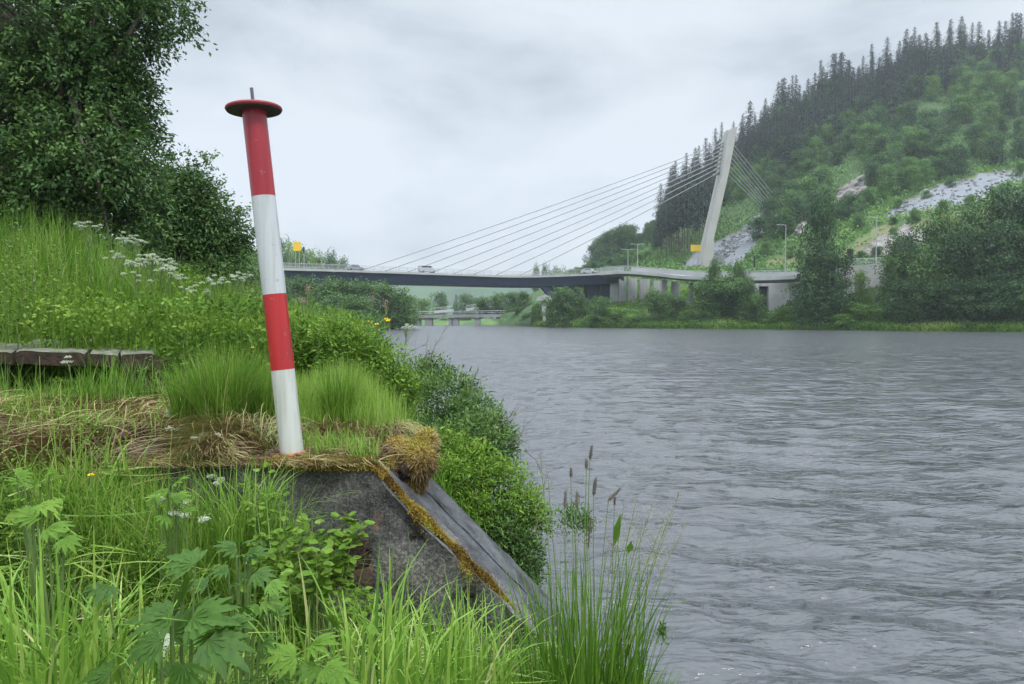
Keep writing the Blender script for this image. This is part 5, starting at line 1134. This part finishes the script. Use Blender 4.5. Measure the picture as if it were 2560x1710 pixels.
for px, py, d, h in [(55, 545, 6.9, 1.0), (20, 590, 6.7, .9), (95, 560, 7.1, 1.0), (130, 590, 7.3, .9), (-20, 560, 6.9, 1.0), (75, 620, 6.6, .85), (150, 640, 7.0, .8), (40, 660, 6.5, .75), (110, 680, 6.7, .7), (10, 640, 6.4, .8), (180, 625, 7.4, .8), (60, 590, 7.2, .95)]:
    p = P(px, py, d); tall_herb((p.x, p.y, p.z - h), h, 'tall narrow-leaved plant under the dark tree, ' + ['topmost of the clump at the left edge', 'upper one right at the photo edge', 'right neighbour of the topmost', 'among the upper ones farthest from the edge', 'half cut off by the photo edge', 'just below the topmost', 'lower one on the right of the clump', 'lower one near the photo edge', 'lowest of the clump', 'mid-height at the photo edge', 'rightmost of the clump', 'in the centre of the clump'][k], 300 + k, lean=(rng.uniform(-.06, .1), 0), lw=.036, lf=.17); k += 1
for px, py, d, h, lb in [(870, 778, 7.2, .75, 'bright leafy stem rising above the weeds, left of the yellow flowers'), (800, 790, 7.0, .7, 'bright leafy stem right behind the striped post'), (650, 700, 7.2, 1.0, 'tall leafy stem just left of the striped post'), (665, 670, 7.4, 1.1, 'tallest leafy stem hugging the left side of the striped post'), (745, 770, 7.0, .8, 'leafy stem in the weeds right of the striped post'), (640, 640, 7.6, 1.1, 'leafy stem behind the left side of the striped post')]:
    p = P(px, py, d); tall_herb((p.x, p.y, p.z - h), h, lb, 330 + k, grp='leafy stems around the striped post', nleaf=40, lf=.11, lw=.03, mat=M_herb); k += 1
for i_, (px, py, d, h) in enumerate([(725, 790, 6.2, .6), (760, 775, 6.6, .65), (790, 800, 6.1, .55), (825, 785, 6.5, .6), (855, 800, 6.2, .55), (890, 790, 6.6, .6), (925, 815, 6.3, .55), (955, 830, 6.2, .5), (990, 870, 6.0, .45), (1010, 905, 5.9, .4)]):
    p = P(px, py, d); tall_herb((p.x, p.y, p.z - h), h, 'leafy weed stem right of the striped post, ' + ('close beside the post' if i_ < 3 else 'below the yellow flowers' if i_ > 6 else 'halfway between post and yellow flowers'), 360 + i_, grp='leafy weed stems right of the post', nleaf=44, lf=.085, lw=.034, mat=M_bright if i_ % 2 else M_herb, lean=(rng.uniform(-.08, .08), 0))
# yellow flowers
def yellow(px, py, d, h, label, n=1, R_=.026):
    p = P(px, py, d); o = empty('yellow_flower', (p.x, p.y, p.z - h), label, 'flower', 'yellow flowers'); st, pt = Geo(), Geo(); st.tube([(0, 0, 0), (.02, 0, h * .6), (0, 0, h)], .0025, 5, A=.4)
    for j in range(n):
        c = np.array([rng.normal(0, .02) * (j > 0), rng.normal(0, .02) * (j > 0), h + rng.normal(0, .012) * (j > 0)])
        for r_ in range(14): a = r_ * 2.4; pt.leaves([c], np.array([[math.cos(a), math.sin(a) * .8 - .2, .35 + .3 * (r_ % 3)]]), R_, R_ * .55, rng.random(), nrm=np.array([[0, -.5, 1.]]))
    st.obj('stem', M_stem, o); pt.obj('petals', M_yellow, o)
yellow(228, 1190, 3.6, .4, 'single yellow buttercup in the grass left of the concrete block', 1, .019)
yellow(908, 808, 7.6, .55, 'yellow flower head on the bank, leftmost of three', 3); yellow(942, 812, 7.5, .55, 'yellow flower head on the bank, middle of three', 2); yellow(972, 802, 7.4, .6, 'yellow flower head on the bank, rightmost and topmost of three', 3)
yellow(632, 870, 6.0, .4, 'tiny yellow flower in the grass just left of the striped post', 1, .016)
for px, py, d, h, lb in [(930, 742, 7.6, .8, 'faded pinkish seed head above the yellow flowers, left one'), (965, 758, 7.5, .75, 'faded pinkish seed head above the yellow flowers, right one'), (770, 715, 6.6, 1.0, 'pale brown dried flower stalk right of the striped post'), (757, 745, 6.6, .9, 'shorter dried flower stalk right of the striped post')]:
    p = P(px, py, d); o = empty('dried_flower', (p.x, p.y, p.z - h), lb, 'dried flower', 'dried flower heads'); st, pt = Geo(), Geo(); st.tube([(0, 0, 0), (-.03, 0, h * .5), (0, 0, h)], .003, 5, A=.6)
    for j in range(9): c = np.array([rng.normal(0, .025), rng.normal(0, .02), h + rng.normal(-.02, .03)]); st.tube([(0, 0, h - .12), tuple(c)], .0012, 3, A=.7, cap=False); pt.leaves(c + rng.normal(0, .008, (8, 3)), rng.normal(0, 1, (8, 3)), .014, .008, rng.random(8))
    st.obj('stem', M_stem, o); pt.obj('flower_head', M_pink, o)
# broad lobed leaves
def lobed_leaf(g, c, d, nrm, size, nl=5, A=.5, droop=.25):
    """palmate leaf with nl deeply cut toothed lobes"""
    d = Vector(d).normalized(); nr = Vector(nrm); nr = (nr - d * nr.dot(d)).normalized(); sd = d.cross(nr); c = Vector(c)
    for k in range(nl):
        a = (k - (nl - 1) / 2) * (2.6 / nl) * 1.15; u = d * math.cos(a) + sd * math.sin(a); v = u.cross(nr); ln = size * (1 - .28 * abs(a)); w = ln * .15
        prof = [(0, .02), (.2, .5), (.34, .9), (.42, .68), (.55, 1.0), (.62, .66), (.74, .72), (.80, .42), (.9, .34), (1, 0)]
        V = []; 
        for t, ww in prof:
            p = c + u * ln * t - nr * (droop * ln * t * t); 
            V += [tuple(p - v * w * ww + nr * w * .25 * ww), tuple(p - nr * 0), tuple(p + v * w * ww + nr * w * .25 * ww)]
        Q = []
        for i_ in range(len(prof) - 1): Q += [[3 * i_, 3 * i_ + 1, 3 * i_ + 4, 3 * i_ + 3], [3 * i_ + 1, 3 * i_ + 2, 3 * i_ + 5, 3 * i_ + 4]]
        g.add(V, Q, A=np.clip(A + rng.normal(0, .06, len(V)), 0, 1))
def lobed_plant(base, leaves_, label, mat=M_bright, name='broad_leaved_plant', grp='broad-leaved plants'):
    o = empty(name, base, label, 'leafy plant', grp); st = Geo(); base = Vector(base)
    for (px, py, d, size, dx, dz, A_) in leaves_:
        c = P(px, py, d) - base; st.tube([(0, 0, 0), c * .55 + Vector((0, 0, .03)), c], [.006, .005, .0035], 6, A=.4, cap=False)
        g = Geo(); lobed_leaf(g, c, (dx, -.35, dz), (rng.normal(0, .35), -.45 + rng.normal(0, .25), .8), size * .62, 7, A_ * .8)
        for q_ in range(2):
            c_ = c + Vector((rng.normal(0, size * .5), rng.normal(0, size * .35), rng.normal(-.02, size * .4))); st.tube([(0, 0, 0), c_ * .55, c_], [.004, .003, .002], 5, A=.4, cap=False)
            g2 = Geo(); a_ = rng.uniform(0, 6.28); lobed_leaf(g2, c_, (math.cos(a_), math.sin(a_) * .6 - .2, rng.normal(.1, .3)), (rng.normal(0, .4), -.4 + rng.normal(0, .3), .8), size * rng.uniform(.36, .58), 7, A_ * rng.uniform(.4, 1)); g2.obj('leaf', mat, o)
        g.obj('leaf', mat, o)
    st.obj('stem', M_stem, o); return o
lobed_plant((X(420, 1.75), 1.75, .45), [(430, 1540, 1.62, .17, -1, .1, .25), (480, 1545, 1.6, .19, .9, .15, .3), (455, 1500, 1.7, .15, .1, .7, .35), (400, 1600, 1.5, .15, -.8, -.4, .2), (520, 1600, 1.5, .18, .9, -.3, .2), (460, 1660, 1.4, .17, 0, -.6, .2), (560, 1560, 1.65, .13, .9, .2, .3)], 'big dark green deeply lobed plant at the bottom of the photo, left of centre', M_herb)
lobed_plant((X(90, 3.0), 3.0, .8), [(75, 1245, 2.95, .17, -.9, .1, .6), (100, 1205, 3.0, .15, .6, .6, .75), (100, 1260, 2.9, .16, .9, -.1, .8), (60, 1210, 3.1, .15, -.5, .5, .6)], 'pale lobed plant at the left edge below the hay')
lobed_plant((X(130, 2.7), 2.7, .7), [(120, 1320, 2.65, .17, .9, .1, .5), (90, 1290, 2.7, .14, -.6, .2, .55), (160, 1345, 2.6, .13, .6, -.3, .5)], 'lobed plant just below the pale one at the left edge')
lobed_plant((X(430, 3.3), 3.3, .85), [(440, 1205, 3.3, .14, .6, .4, .6), (420, 1225, 3.2, .12, -.8, 0, .45), (410, 1290, 3.1, .12, .3, -.2, .4), (440, 1240, 3.2, .12, .9, -.1, .65)], 'bright lobed plant in the grass left of the concrete block')
lobed_plant((X(600, 2.4), 2.4, .5), [(590, 1370, 2.4, .12, -.6, .3, .2), (620, 1380, 2.4, .13, .8, .1, .2), (570, 1420, 2.3, .11, -.8, -.1, .25), (640, 1430, 2.3, .12, .8, -.3, .3), (660, 1500, 2.2, .12, .7, .1, .8), (620, 1520, 2.2, .11, -.2, .2, .75)], 'dark feathery lobed plant left of the eroded hollow', M_herb)
lobed_plant((X(790, 1.9), 1.9, .45), [(780, 1610, 1.75, .13, .7, .3, .55), (740, 1640, 1.7, .13, -.7, .1, .6), (810, 1670, 1.65, .12, .8, -.2, .5), (830, 1560, 1.9, .10, .3, .5, .6)], 'bright lobed plant at the photo bottom before the concrete face')
# raspberry cane in front of the concrete
def compound(base, tips, label, mat, name='raspberry_cane', lf=.05, grp='compound-leaved sprays'):
    o = empty(name, base, label, 'leafy plant', grp); st = Geo(); base = Vector(base)
    for (px, py, d) in tips:
        lv = Geo()
        e_ = P(px, py, d) - base; mid = e_ * .55 + Vector((0, 0, .10)); st.tube([(0, 0, 0), mid, e_], [.004, .003, .0015], 5, A=.5, cap=False)
        for t in np.linspace(.45, 1, 6):
            p = (mid * (2 * (1 - t)) + e_ * (2 * t - 1)) if t > .5 else mid
            for s_ in (-1, 1, 0):
                a = rng.uniform(0, 6.28); u = Vector((s_ * .8 + rng.uniform(-.3, .3), rng.uniform(-.6, .3), rng.uniform(-.2, .35))); u.normalize()
                c = p + u * .02
                for j in range(3):
                    w = (u + Vector((rng.normal(0, .5), rng.normal(0, .5), rng.normal(0, .2)))).normalized(); nr = Vector((rng.normal(0, .3), -.4, 1)); sdv = w.cross(nr).normalized(); L1 = lf * rng.uniform(.7, 1.2)
                    V = [c, c + w * L1 * .35 + sdv * L1 * .33, c + w * L1 * .7 + sdv * L1 * .24, c + w * L1, c + w * L1 * .7 - sdv * L1 * .24, c + w * L1 * .35 - sdv * L1 * .33, c + w * L1 * .5 - Vector((0, 0, .004))]
                    lv.add([tuple(v) for v in V], T=[[6, i_, (i_ + 1) % 6] for i_ in range(6)], A=np.clip(rng.normal(.6, .15), 0, 1))
        lv.obj('leaflets', mat, o)
    st.obj('stem', M_stem, o)
compound((X(780, 3.4), 3.4, .45), [(900, 1300, 3.5), (860, 1290, 3.5), (820, 1330, 3.5), (780, 1300, 3.45), (750, 1360, 3.4), (870, 1340, 3.45), (840, 1370, 3.4), (800, 1380, 3.3)], 'bright raspberry cane spreading over the concrete face', M_bright)
compound((X(600, 3.3), 3.3, .5), [(760, 1350, 3.4), (700, 1400, 3.3), (720, 1330, 3.4), (660, 1380, 3.3), (740, 1430, 3.2)], 'raspberry spray left of the bright cane', M_bright)
compound((X(900, 3.3), 3.3, .35), [(860, 1450, 3.5), (900, 1470, 3.4), (920, 1490, 3.4), (850, 1500, 3.3), (930, 1530, 3.3)], 'leafy spray low on the concrete face', M_bright, lf=.04)
compound((X(700, 3.0), 3.0, .4), [(660, 1180, 3.6), (620, 1210, 3.6), (700, 1240, 3.6), (640, 1260, 3.5)], 'narrow leafy spray at the left end of the concrete block', M_grass if False else M_bright, lf=.035)
# arching long blades in front of the block's left end
for px, py, d, n, lb in [(600, 1330, 3.6, 260, 'tuft of arching green blades hiding the left end of the concrete block'), (690, 1350, 3.7, 160, 'looser tuft of arching blades beside the concrete face'), (940, 1660, 2.3, 60, 'few broad upright blades at the bottom before the concrete'), (860, 1720, 1.9, 60, 'group of broad pale blades at the bottom centre'), (330, 1750, 1.7, 90, 'broad-bladed grass tuft at the bottom left'), (1080, 1720, 2.4, 160, 'grass tuft before the foot of the concrete slope'), (1180, 1730, 2.6, 200, 'grass tuft left of the reeds'), (1000, 1740, 2.1, 120, 'grass tuft at the bottom below the concrete'), (120, 1720, 1.6, 220, 'pale long grass tuft in the bottom left corner')]:
    p = P(px, py, d); tussock((p.x, d, p.z - .02), int(n * .7), .15, .22, .48 if d > 3 else .40, 1.0 if d > 3 else .9, .009 if d > 3 else .010, M_lime, 'grass_tussock', lb, A0=.45)
# bright feathery cluster at the foot of the slope
g = Geo(); lb = [((X(1300, 3.3), 3.3, .40), (.16, .16, .17)), ((X(1220, 3.2), 3.2, .34), (.16, .14, .14)), ((X(1150, 3.0), 3.0, .30), (.15, .14, .12)), ((X(1350, 3.0), 3.0, .34), (.14, .14, .14))]
for c, r in lb:
    n = 2600; v = rng.normal(0, .5, (n, 3)); C = np.array(c) + v * np.array(r); g.leaves(C, rng.normal(0, .6, (n, 3)) + [0, 0, 1], rng.uniform(.015, .04, n), .007, np.clip(rng.normal(.6, .2, n), 0, 1))
tag(g.obj('feathery_weed', M_bright), 'feathery bright green weed at the foot of the concrete slope', 'leafy plant')

# ------------------------------------------------------------------ reeds at the water, lower right
RD = empty('reed_clump', (X(1450, 3.1), 3.1, .35), 'tall reed grass clump with brown bottle-brush heads standing at the water in the lower right', 'reed clump')
st, bl, hd = Geo(), Geo(), Geo()
n = 430; a = rng.uniform(0, 6.28, n); q = np.sqrt(rng.random(n)); B_ = np.stack([X(1465, 3.1) + q * .26 * np.cos(a), 3.1 + q * .22 * np.sin(a), np.full(n, .38)], 1)
bl.blades(B_, rng.uniform(.3, .88, n), .010, np.abs(rng.normal(.32, .28, n)), az=a + rng.normal(0, .7, n), seg=6, A=np.clip(rng.normal(.30, .16, n), 0, 1))
n = 1300; a = rng.uniform(0, 6.28, n); q = np.sqrt(rng.random(n)); B_ = np.stack([X(1470, 2.9) + q * .34 * np.cos(a), 2.95 + q * .26 * np.sin(a), np.full(n, .36)], 1)
bl.blades(B_, rng.uniform(.15, .42, n), .009, np.abs(rng.normal(.8, .4, n)), az=a, seg=5, A=np.clip(rng.normal(.45, .2, n), 0, 1))
def head(px0, py0, px1, py1, d, r, base_px, c0=None):
    p0, p1 = P(px0, py0, d), P(px1, py1, d); b = P(base_px, 1660, d); st.tube([b, b.lerp(p0, .5) + Vector((rng.uniform(-.01, .01), 0, 0)), p0], [.0028, .0022, .0016], 5, A=.5, cap=False)
    hd.tube([p0, p0.lerp(p1, .15), p0.lerp(p1, .5), p0.lerp(p1, .85), p1], [r * .5, r, r, r * .75, r * .2], 7, A=rng.uniform(.1, .5))
    v = rng.normal(0, 1, (130, 3)); t_ = rng.random(130); C = np.array(p0)[None] * (1 - t_)[:, None] + np.array(p1)[None] * t_[:, None]; hd.leaves(C + v * r * .35, v, .010, .0018, rng.random(130))
for h_ in [(1412, 1268, 1415, 1225, 3.1, .006, 1425), (1475, 1148, 1480, 1113, 3.15, .006, 1465), (1466, 1170, 1467, 1148, 3.1, .006, 1450), (1427, 1192, 1428, 1168, 3.05, .005, 1430), (1484, 1238, 1490, 1193, 3.1, .0075, 1490), (1521, 1250, 1554, 1219, 3.05, .006, 1480), (1536, 1262, 1538, 1240, 3.1, .004, 1530), (1441, 1268, 1443, 1226, 3.1, .006, 1445), (1470, 1370, 1478, 1290, 3.0, .004, 1460)]: head(*h_)
def panicle(px, py, d, bpx, h=.22, wd=.07, nb=26):
    t0 = P(px, py, d); b = P(bpx, 1660, d); ax = (t0 - b).normalized(); s0 = t0 - ax * h; st.tube([b, b.lerp(s0, .5) + Vector((.012, 0, 0)), s0, t0], [.003, .0025, .0018, .0008], 5, A=.62, cap=False)
    for k in range(nb):
        f = rng.random(); c = s0.lerp(t0, f); u = Vector((rng.normal(0, 1), rng.normal(0, .6), .9)).normalized(); l = wd * (1.1 - f) * rng.uniform(.5, 1.2); e_ = c + u * l; st.tube([c, e_], .0007, 3, A=.9, cap=False)
        hd.leaves(np.array([tuple(c.lerp(e_, tt)) for tt in (.5, .7, .85, 1)]), np.tile(np.array(u), (4, 1)), .009, .0022, rng.uniform(.4, 1, 4))
for p_ in [(1640, 1235, 3.0, 1500), (1700, 1228, 3.1, 1530), (1685, 1280, 3.05, 1540), (1595, 1235, 3.1, 1495), (1720, 1300, 3.0, 1540, .3), (1560, 1260, 3.2, 1500), (1660, 1300, 3.0, 1520), (1600, 1330, 3.1, 1510), (1370, 1180, 3.4, 1395, .1, .03, 10), (1352, 1135, 3.5, 1385, .08, .03, 10), (1640, 1350, 3.0, 1520), (1540, 1320, 3.1, 1490)]: panicle(*p_)
p0 = P(1640, 1610, 2.9); st.tube([p0, P(1655, 1560, 2.9), P(1680, 1510, 2.9), P(1722, 1500, 2.9)], [.0035, .003, .002, .001], 5, A=.5)
n = 500; v = rng.normal(0, 1, (n, 3)); C = np.array(P(1432, 1298, 3.2)) + v * [.035, .03, .035]; C2 = np.array(P(1468, 1310, 3.2)) + v * [.012, .02, .03]; C3 = np.array(P(1655, 1582, 2.9)) + v * [.008, .008, .02]
lf_ = Geo(); lf_.leaves(np.concatenate([C, C2[:200], C3[:120]]), rng.normal(0, .5, (820, 3)) + [0, 0, .8], .022, .006, rng.uniform(.1, .7, 820))
for px, py, d, ln in [(1533, 1370, 3.1, .13), (1535, 1350, 3.1, .12), (1570, 1385, 3.1, .06)]:
    c = P(px, py, d); lf_.leaves([tuple(c)], np.array([[.25, 0, 1.]]), ln, .028, .4, nrm=np.array([[0, -1, .1]]))
part(st, 'stems', M_stem, RD); part(bl, 'blades', M_grass, RD); part(hd, 'seed_heads', M_seed, RD); part(lf_, 'side_leaves', M_herb, RD)
# leafy growth at the reed's foot
g = Geo(); n = 4200; C = np.stack([rng.normal(X(1470, 2.9), .19, n), rng.normal(2.9, .14, n), .38 + rng.random(n) ** 1.4 * .30], 1); k = C[:, 0] < X(1640, 3.0); C = C[k]
g.leaves(C, rng.normal(0, 1, C.shape) + [0, 0, .4], rng.uniform(.018, .045, len(C)), .016, np.clip(rng.normal(.5, .22, len(C)), 0, 1)); tag(g.obj('waterside_weed', M_bright), 'small-leaved weed around the foot of the reed clump', 'leafy plant')

# ------------------------------------------------------------------ shrubs hanging over the water, right of the block
def shrub(lobes, n, leaf, label, name='overhanging_shrub', mat=M_shrub, grp='shrubs along the near water edge', stems=14, base=None, twig_out=0):
    c0 = lobes[0][0]; base = Vector(base) if base else Vector((c0.x, c0.y, max(.1, float(zg(c0.x - .2, c0.y))))); o = empty(name, base, label, 'shrub', grp); lv, st = Geo(), Geo()
    w = np.array([r[0] * r[1] for c, r in lobes]); w = w / w.sum(); cl = []
    for (c, r), ww in zip(lobes, w):
        m = int(n * ww / 16) + 1; v = rng.normal(0, 1, (m, 3)); v /= np.linalg.norm(v, axis=1, keepdims=True); cc = np.array(c) + v * np.array([r[0], r[2], r[1]]) * rng.uniform(.45, 1.0, (m, 1)); cl.append(cc)
        C = np.repeat(cc, 16, 0) + rng.normal(0, leaf * 1.1, (m * 16, 3)); vv = np.repeat(v, 16, 0); d = vv + rng.normal(0, .8, C.shape)
        lv.leaves(C, d, leaf * np.exp(rng.normal(0, .38, len(C))), leaf * rng.uniform(.3, .6, len(C)), np.clip(np.repeat(.25 + .28 * v[:, 2] + .35 * rng.random(m), 16) + rng.normal(0, .1, len(C)), 0, 1), nrm=vv * .5 + rng.normal(0, .4, C.shape) + [0, 0, .8])
    cl = np.concatenate(cl)
    for k in range(stems):
        q = Vector(cl[rng.integers(0, len(cl))]); st.tube([base, base.lerp(q, .5) + Vector((0, 0, .06)), q], [.010, .007, .003], 5, cap=False)
    part(lv, 'foliage', mat, o); part(st, 'stems', M_bark, o); return o
def lob_(px, py, d, rx, ry, rd=None): return (P(px, py, d), (rx / F * d, ry / F * d, (rd or rx) / F * d))
shrub([lob_(1110, 1000, 7.6, 110, 85), lob_(1050, 945, 8.2, 60, 50), lob_(1170, 1040, 7.3, 80, 60), lob_(1090, 930, 8.4, 50, 35)], 9000, .042, 'dark rounded willow shrub on the bank edge, upper one', mat=M_shrub)
shrub([lob_(1215, 1085, 6.5, 70, 60), lob_(1150, 1110, 6.3, 90, 70), lob_(1240, 1120, 6.2, 60, 50)], 8000, .036, 'whitish-edged shrub on the bank edge between its neighbours', mat=M_shrub)
shrub([lob_(1180, 1180, 5.7, 90, 75), lob_(1250, 1220, 5.6, 85, 70), lob_(1120, 1130, 5.8, 60, 60), lob_(1300, 1270, 5.5, 65, 55), lob_(1340, 1300, 5.4, 38, 32), lob_(1125, 1200, 5.35, 50, 60), lob_(1180, 1280, 5.3, 55, 55)], 13000, .032, 'bright green small-leaved shrub right behind the concrete wing', mat=M_bright)
shrub([lob_(1270, 1330, 5.35, 70, 60), lob_(1310, 1380, 5.3, 45, 55), lob_(1330, 1430, 5.3, 28, 40)], 6500, .028, 'low green shrub at the water behind the foot of the concrete wing', mat=M_shrub)
shrub([lob_(800, 875, 6.4, 75, 62), lob_(900, 885, 6.4, 85, 70), lob_(975, 930, 6.2, 55, 65), lob_(745, 850, 6.5, 45, 60), lob_(860, 830, 6.6, 60, 45), lob_(1015, 985, 6.0, 40, 55)], 11000, .036, 'leafy bush on the bank below the yellow flowers', mat=M_bright)
# bare twigs
def twig(pts, label, r=.004, n=7, grp='bare twigs at the water edge', spread=.5):
    pts = [P(*p) for p in pts]; o = empty('bare_twig', pts[0], label, 'twig', grp); g = Geo(); g.tube(pts, list(np.linspace(r, r * .3, len(pts))), 5)
    for k in range(n):
        i_ = rng.integers(0, len(pts) - 1); a = pts[i_].lerp(pts[i_ + 1], rng.random()); dd = (pts[i_ + 1] - pts[i_]).normalized(); u = (dd + Vector((rng.normal(0, spread), rng.normal(0, .2), rng.normal(0, spread)))).normalized(); l = rng.uniform(.05, .2); m = a + u * l * .5
        g.tube([a, m, m + (u + Vector((0, 0, .3))).normalized() * l * .5], [r * .45, r * .35, r * .2], 4, cap=False)
    part(g, 'branch', M_twig, o)
twig([(1070, 920, 8.3), (1085, 870, 8.3), (1100, 845, 8.3), (1118, 815, 8.3)], 'forked bare twig above the upper willow shrub', n=12)
twig([(1075, 915, 8.2), (1065, 880, 8.2), (1068, 850, 8.2)], 'short bare twig beside the forked one', n=5)
twig([(1000, 900, 8.3), (1040, 870, 8.3), (1070, 860, 8.3)], 'thin arching twig left of the forked one', n=6, r=.003)
twig([(1180, 985, 7.2), (1178, 955, 7.2), (1182, 932, 7.2)], 'single dark upright stalk above the shrub', n=1, r=.006)
twig([(1225, 1090, 6.2), (1265, 1050, 6.2), (1290, 1030, 6.2)], 'bare twig leaning over the water, upper right of the shrubs', n=7)
twig([(1270, 1110, 6.0), (1300, 1090, 6.0), (1320, 1055, 6.0)], 'second bare twig over the water just below the first', n=6)
twig([(1310, 1125, 5.9), (1340, 1150, 5.9), (1352, 1180, 5.9)], 'drooping bare twig over the water', n=4)
twig([(1340, 1330, 5.0), (1355, 1240, 5.0), (1370, 1160, 5.0)], 'thin dry stalk between the shrub and the reeds', n=6, r=.0025)
twig([(1250, 1080, 6.5), (1252, 1040, 6.5), (1255, 1010, 6.5)], 'short dry stalk on top of the whitish-edged shrub', n=3, r=.003)

# ------------------------------------------------------------------ leafy trees on the left
def big_tree(name, label, lobes, nleaf, leaf, base, trunk_r, seed, mat=M_alder, limbs=40, cl=26, spreadc=3.0, top=None):
    rg = np.random.default_rng(seed); o = empty(name, base, label, 'tree'); lv, st = Geo(), Geo(); base = Vector(base)
    w = np.array([r[0] * r[1] * q for c, r, q in lobes]); w /= w.sum(); ends = []
    for (c, r, q), ww in zip(lobes, w):
        m = max(4, int(nleaf * ww / cl)); v = rg.normal(0, 1, (m, 3)); v /= np.linalg.norm(v, axis=1, keepdims=True)
        cc = np.array(c) + v * np.array([r[0], r[2], r[1]]) * rg.uniform(.35, 1.0, (m, 1)) ** .7; ends.append(cc)
        # each clump is a leafy twig: leaves strung along a short outward drooping line
        tw = v * [1, 1, .4] + rg.normal(0, .5, (m, 3)) + [0, 0, -.15]; tw /= np.linalg.norm(tw, axis=1, keepdims=True)
        t = rg.random((m, cl, 1)); C = cc[:, None] + tw[:, None] * (t - .3) * leaf * spreadc * 1.9 + rg.normal(0, leaf * .75, (m, cl, 3)); C = C.reshape(-1, 3)
        d = np.repeat(tw, cl, 0) + rg.normal(0, .7, C.shape) + [0, 0, -.3]
        lv.leaves(C, d, leaf * np.exp(rg.normal(-.05, .35, len(C))), leaf * rg.uniform(.4, .75, len(C)), np.clip(np.repeat(.2 + .55 * rg.random(m) ** 1.5 + .12 * v[:, 2], cl) + rg.normal(0, .1, len(C)), 0, 1), nrm=np.repeat(v, cl, 0) * .3 + rg.normal(0, .5, C.shape) + [0, 0, .6])
    ends = np.concatenate(ends); tp = Vector(top) if top else Vector(lobes[0][0]); md = base.lerp(tp, .5) + Vector((.15, 0, 0))
    st.tube([base - Vector((0, 0, .3)), base.lerp(md, .5), md, tp], [trunk_r, trunk_r * .85, trunk_r * .6, trunk_r * .2], 9)
    for k in range(limbs):
        q = Vector(ends[rg.integers(0, len(ends))]); f = rg.uniform(.25, .95); a = base.lerp(md, f * 2) if f < .5 else md.lerp(tp, f * 2 - 1); m_ = a.lerp(q, .5) + Vector((0, 0, .12 * (q - a).length)); st.tube([a, m_, q], [trunk_r * .28, trunk_r * .16, trunk_r * .04], 5, cap=False)
    part(lv, 'crown', mat, o); part(st, 'trunk', M_bark, o, smooth=True); return o
def LB(px, py, d, rx, ry, q=1.0, rd=None): return (P(px, py, d), (rx / F * d, ry / F * d, (rd or rx) / F * d), q)
big_tree('alder_tree', 'large dark green alder filling the upper left corner of the photo', [LB(90, 60, 11, 250, 190, 1), LB(300, 60, 11, 120, 110, .9), LB(420, 30, 11, 75, 65, .75), LB(455, 85, 11, 38, 40, .5), LB(400, 5, 11, 90, 50, .6), LB(150, 300, 11, 210, 200, 1), LB(310, 250, 11.2, 80, 90, .9), LB(340, 340, 11.3, 60, 50, 1), LB(330, 470, 11.2, 90, 110, 1),
     LB(120, 500, 10.8, 190, 150, 1), LB(300, 590, 11, 110, 80, 1), LB(-80, 300, 10.8, 180, 320, .8), LB(-50, -60, 11, 250, 150, .5), LB(250, -80, 11, 200, 120, .5), LB(225, 170, 11, 150, 130, 1), LB(-60, 520, 10.5, 140, 140, .8), LB(200, 420, 10.6, 170, 150, 1), LB(180, 640, 10.4, 180, 60, .7)], 105000, .068, (X(130, 11), 11, 2.2), .26, 51, limbs=150, top=P(150, 60, 11))
big_tree('alder_tree', 'smaller dark alder between the big tree and the striped post', [LB(450, 520, 13, 90, 90), LB(500, 600, 13, 80, 90), LB(420, 610, 12.6, 80, 90), LB(550, 540, 13, 42, 40, .7), LB(555, 620, 13, 50, 50, .8), LB(440, 450, 13.1, 60, 42, .45), LB(505, 395, 13.1, 24, 22, .22), LB(425, 385, 13.1, 28, 16, .22), LB(600, 590, 13, 40, 22, .4), LB(480, 470, 13, 60, 40, .6), LB(632, 575, 13, 18, 26, .3), LB(540, 690, 12.6, 60, 50, .7), LB(450, 700, 12.4, 90, 50, .8)], 44000, .064, (X(480, 13), 13, 2.0), .15, 52, limbs=70, top=P(480, 470, 13))
# tree beyond the left edge of the frame so the bank keeps its cover
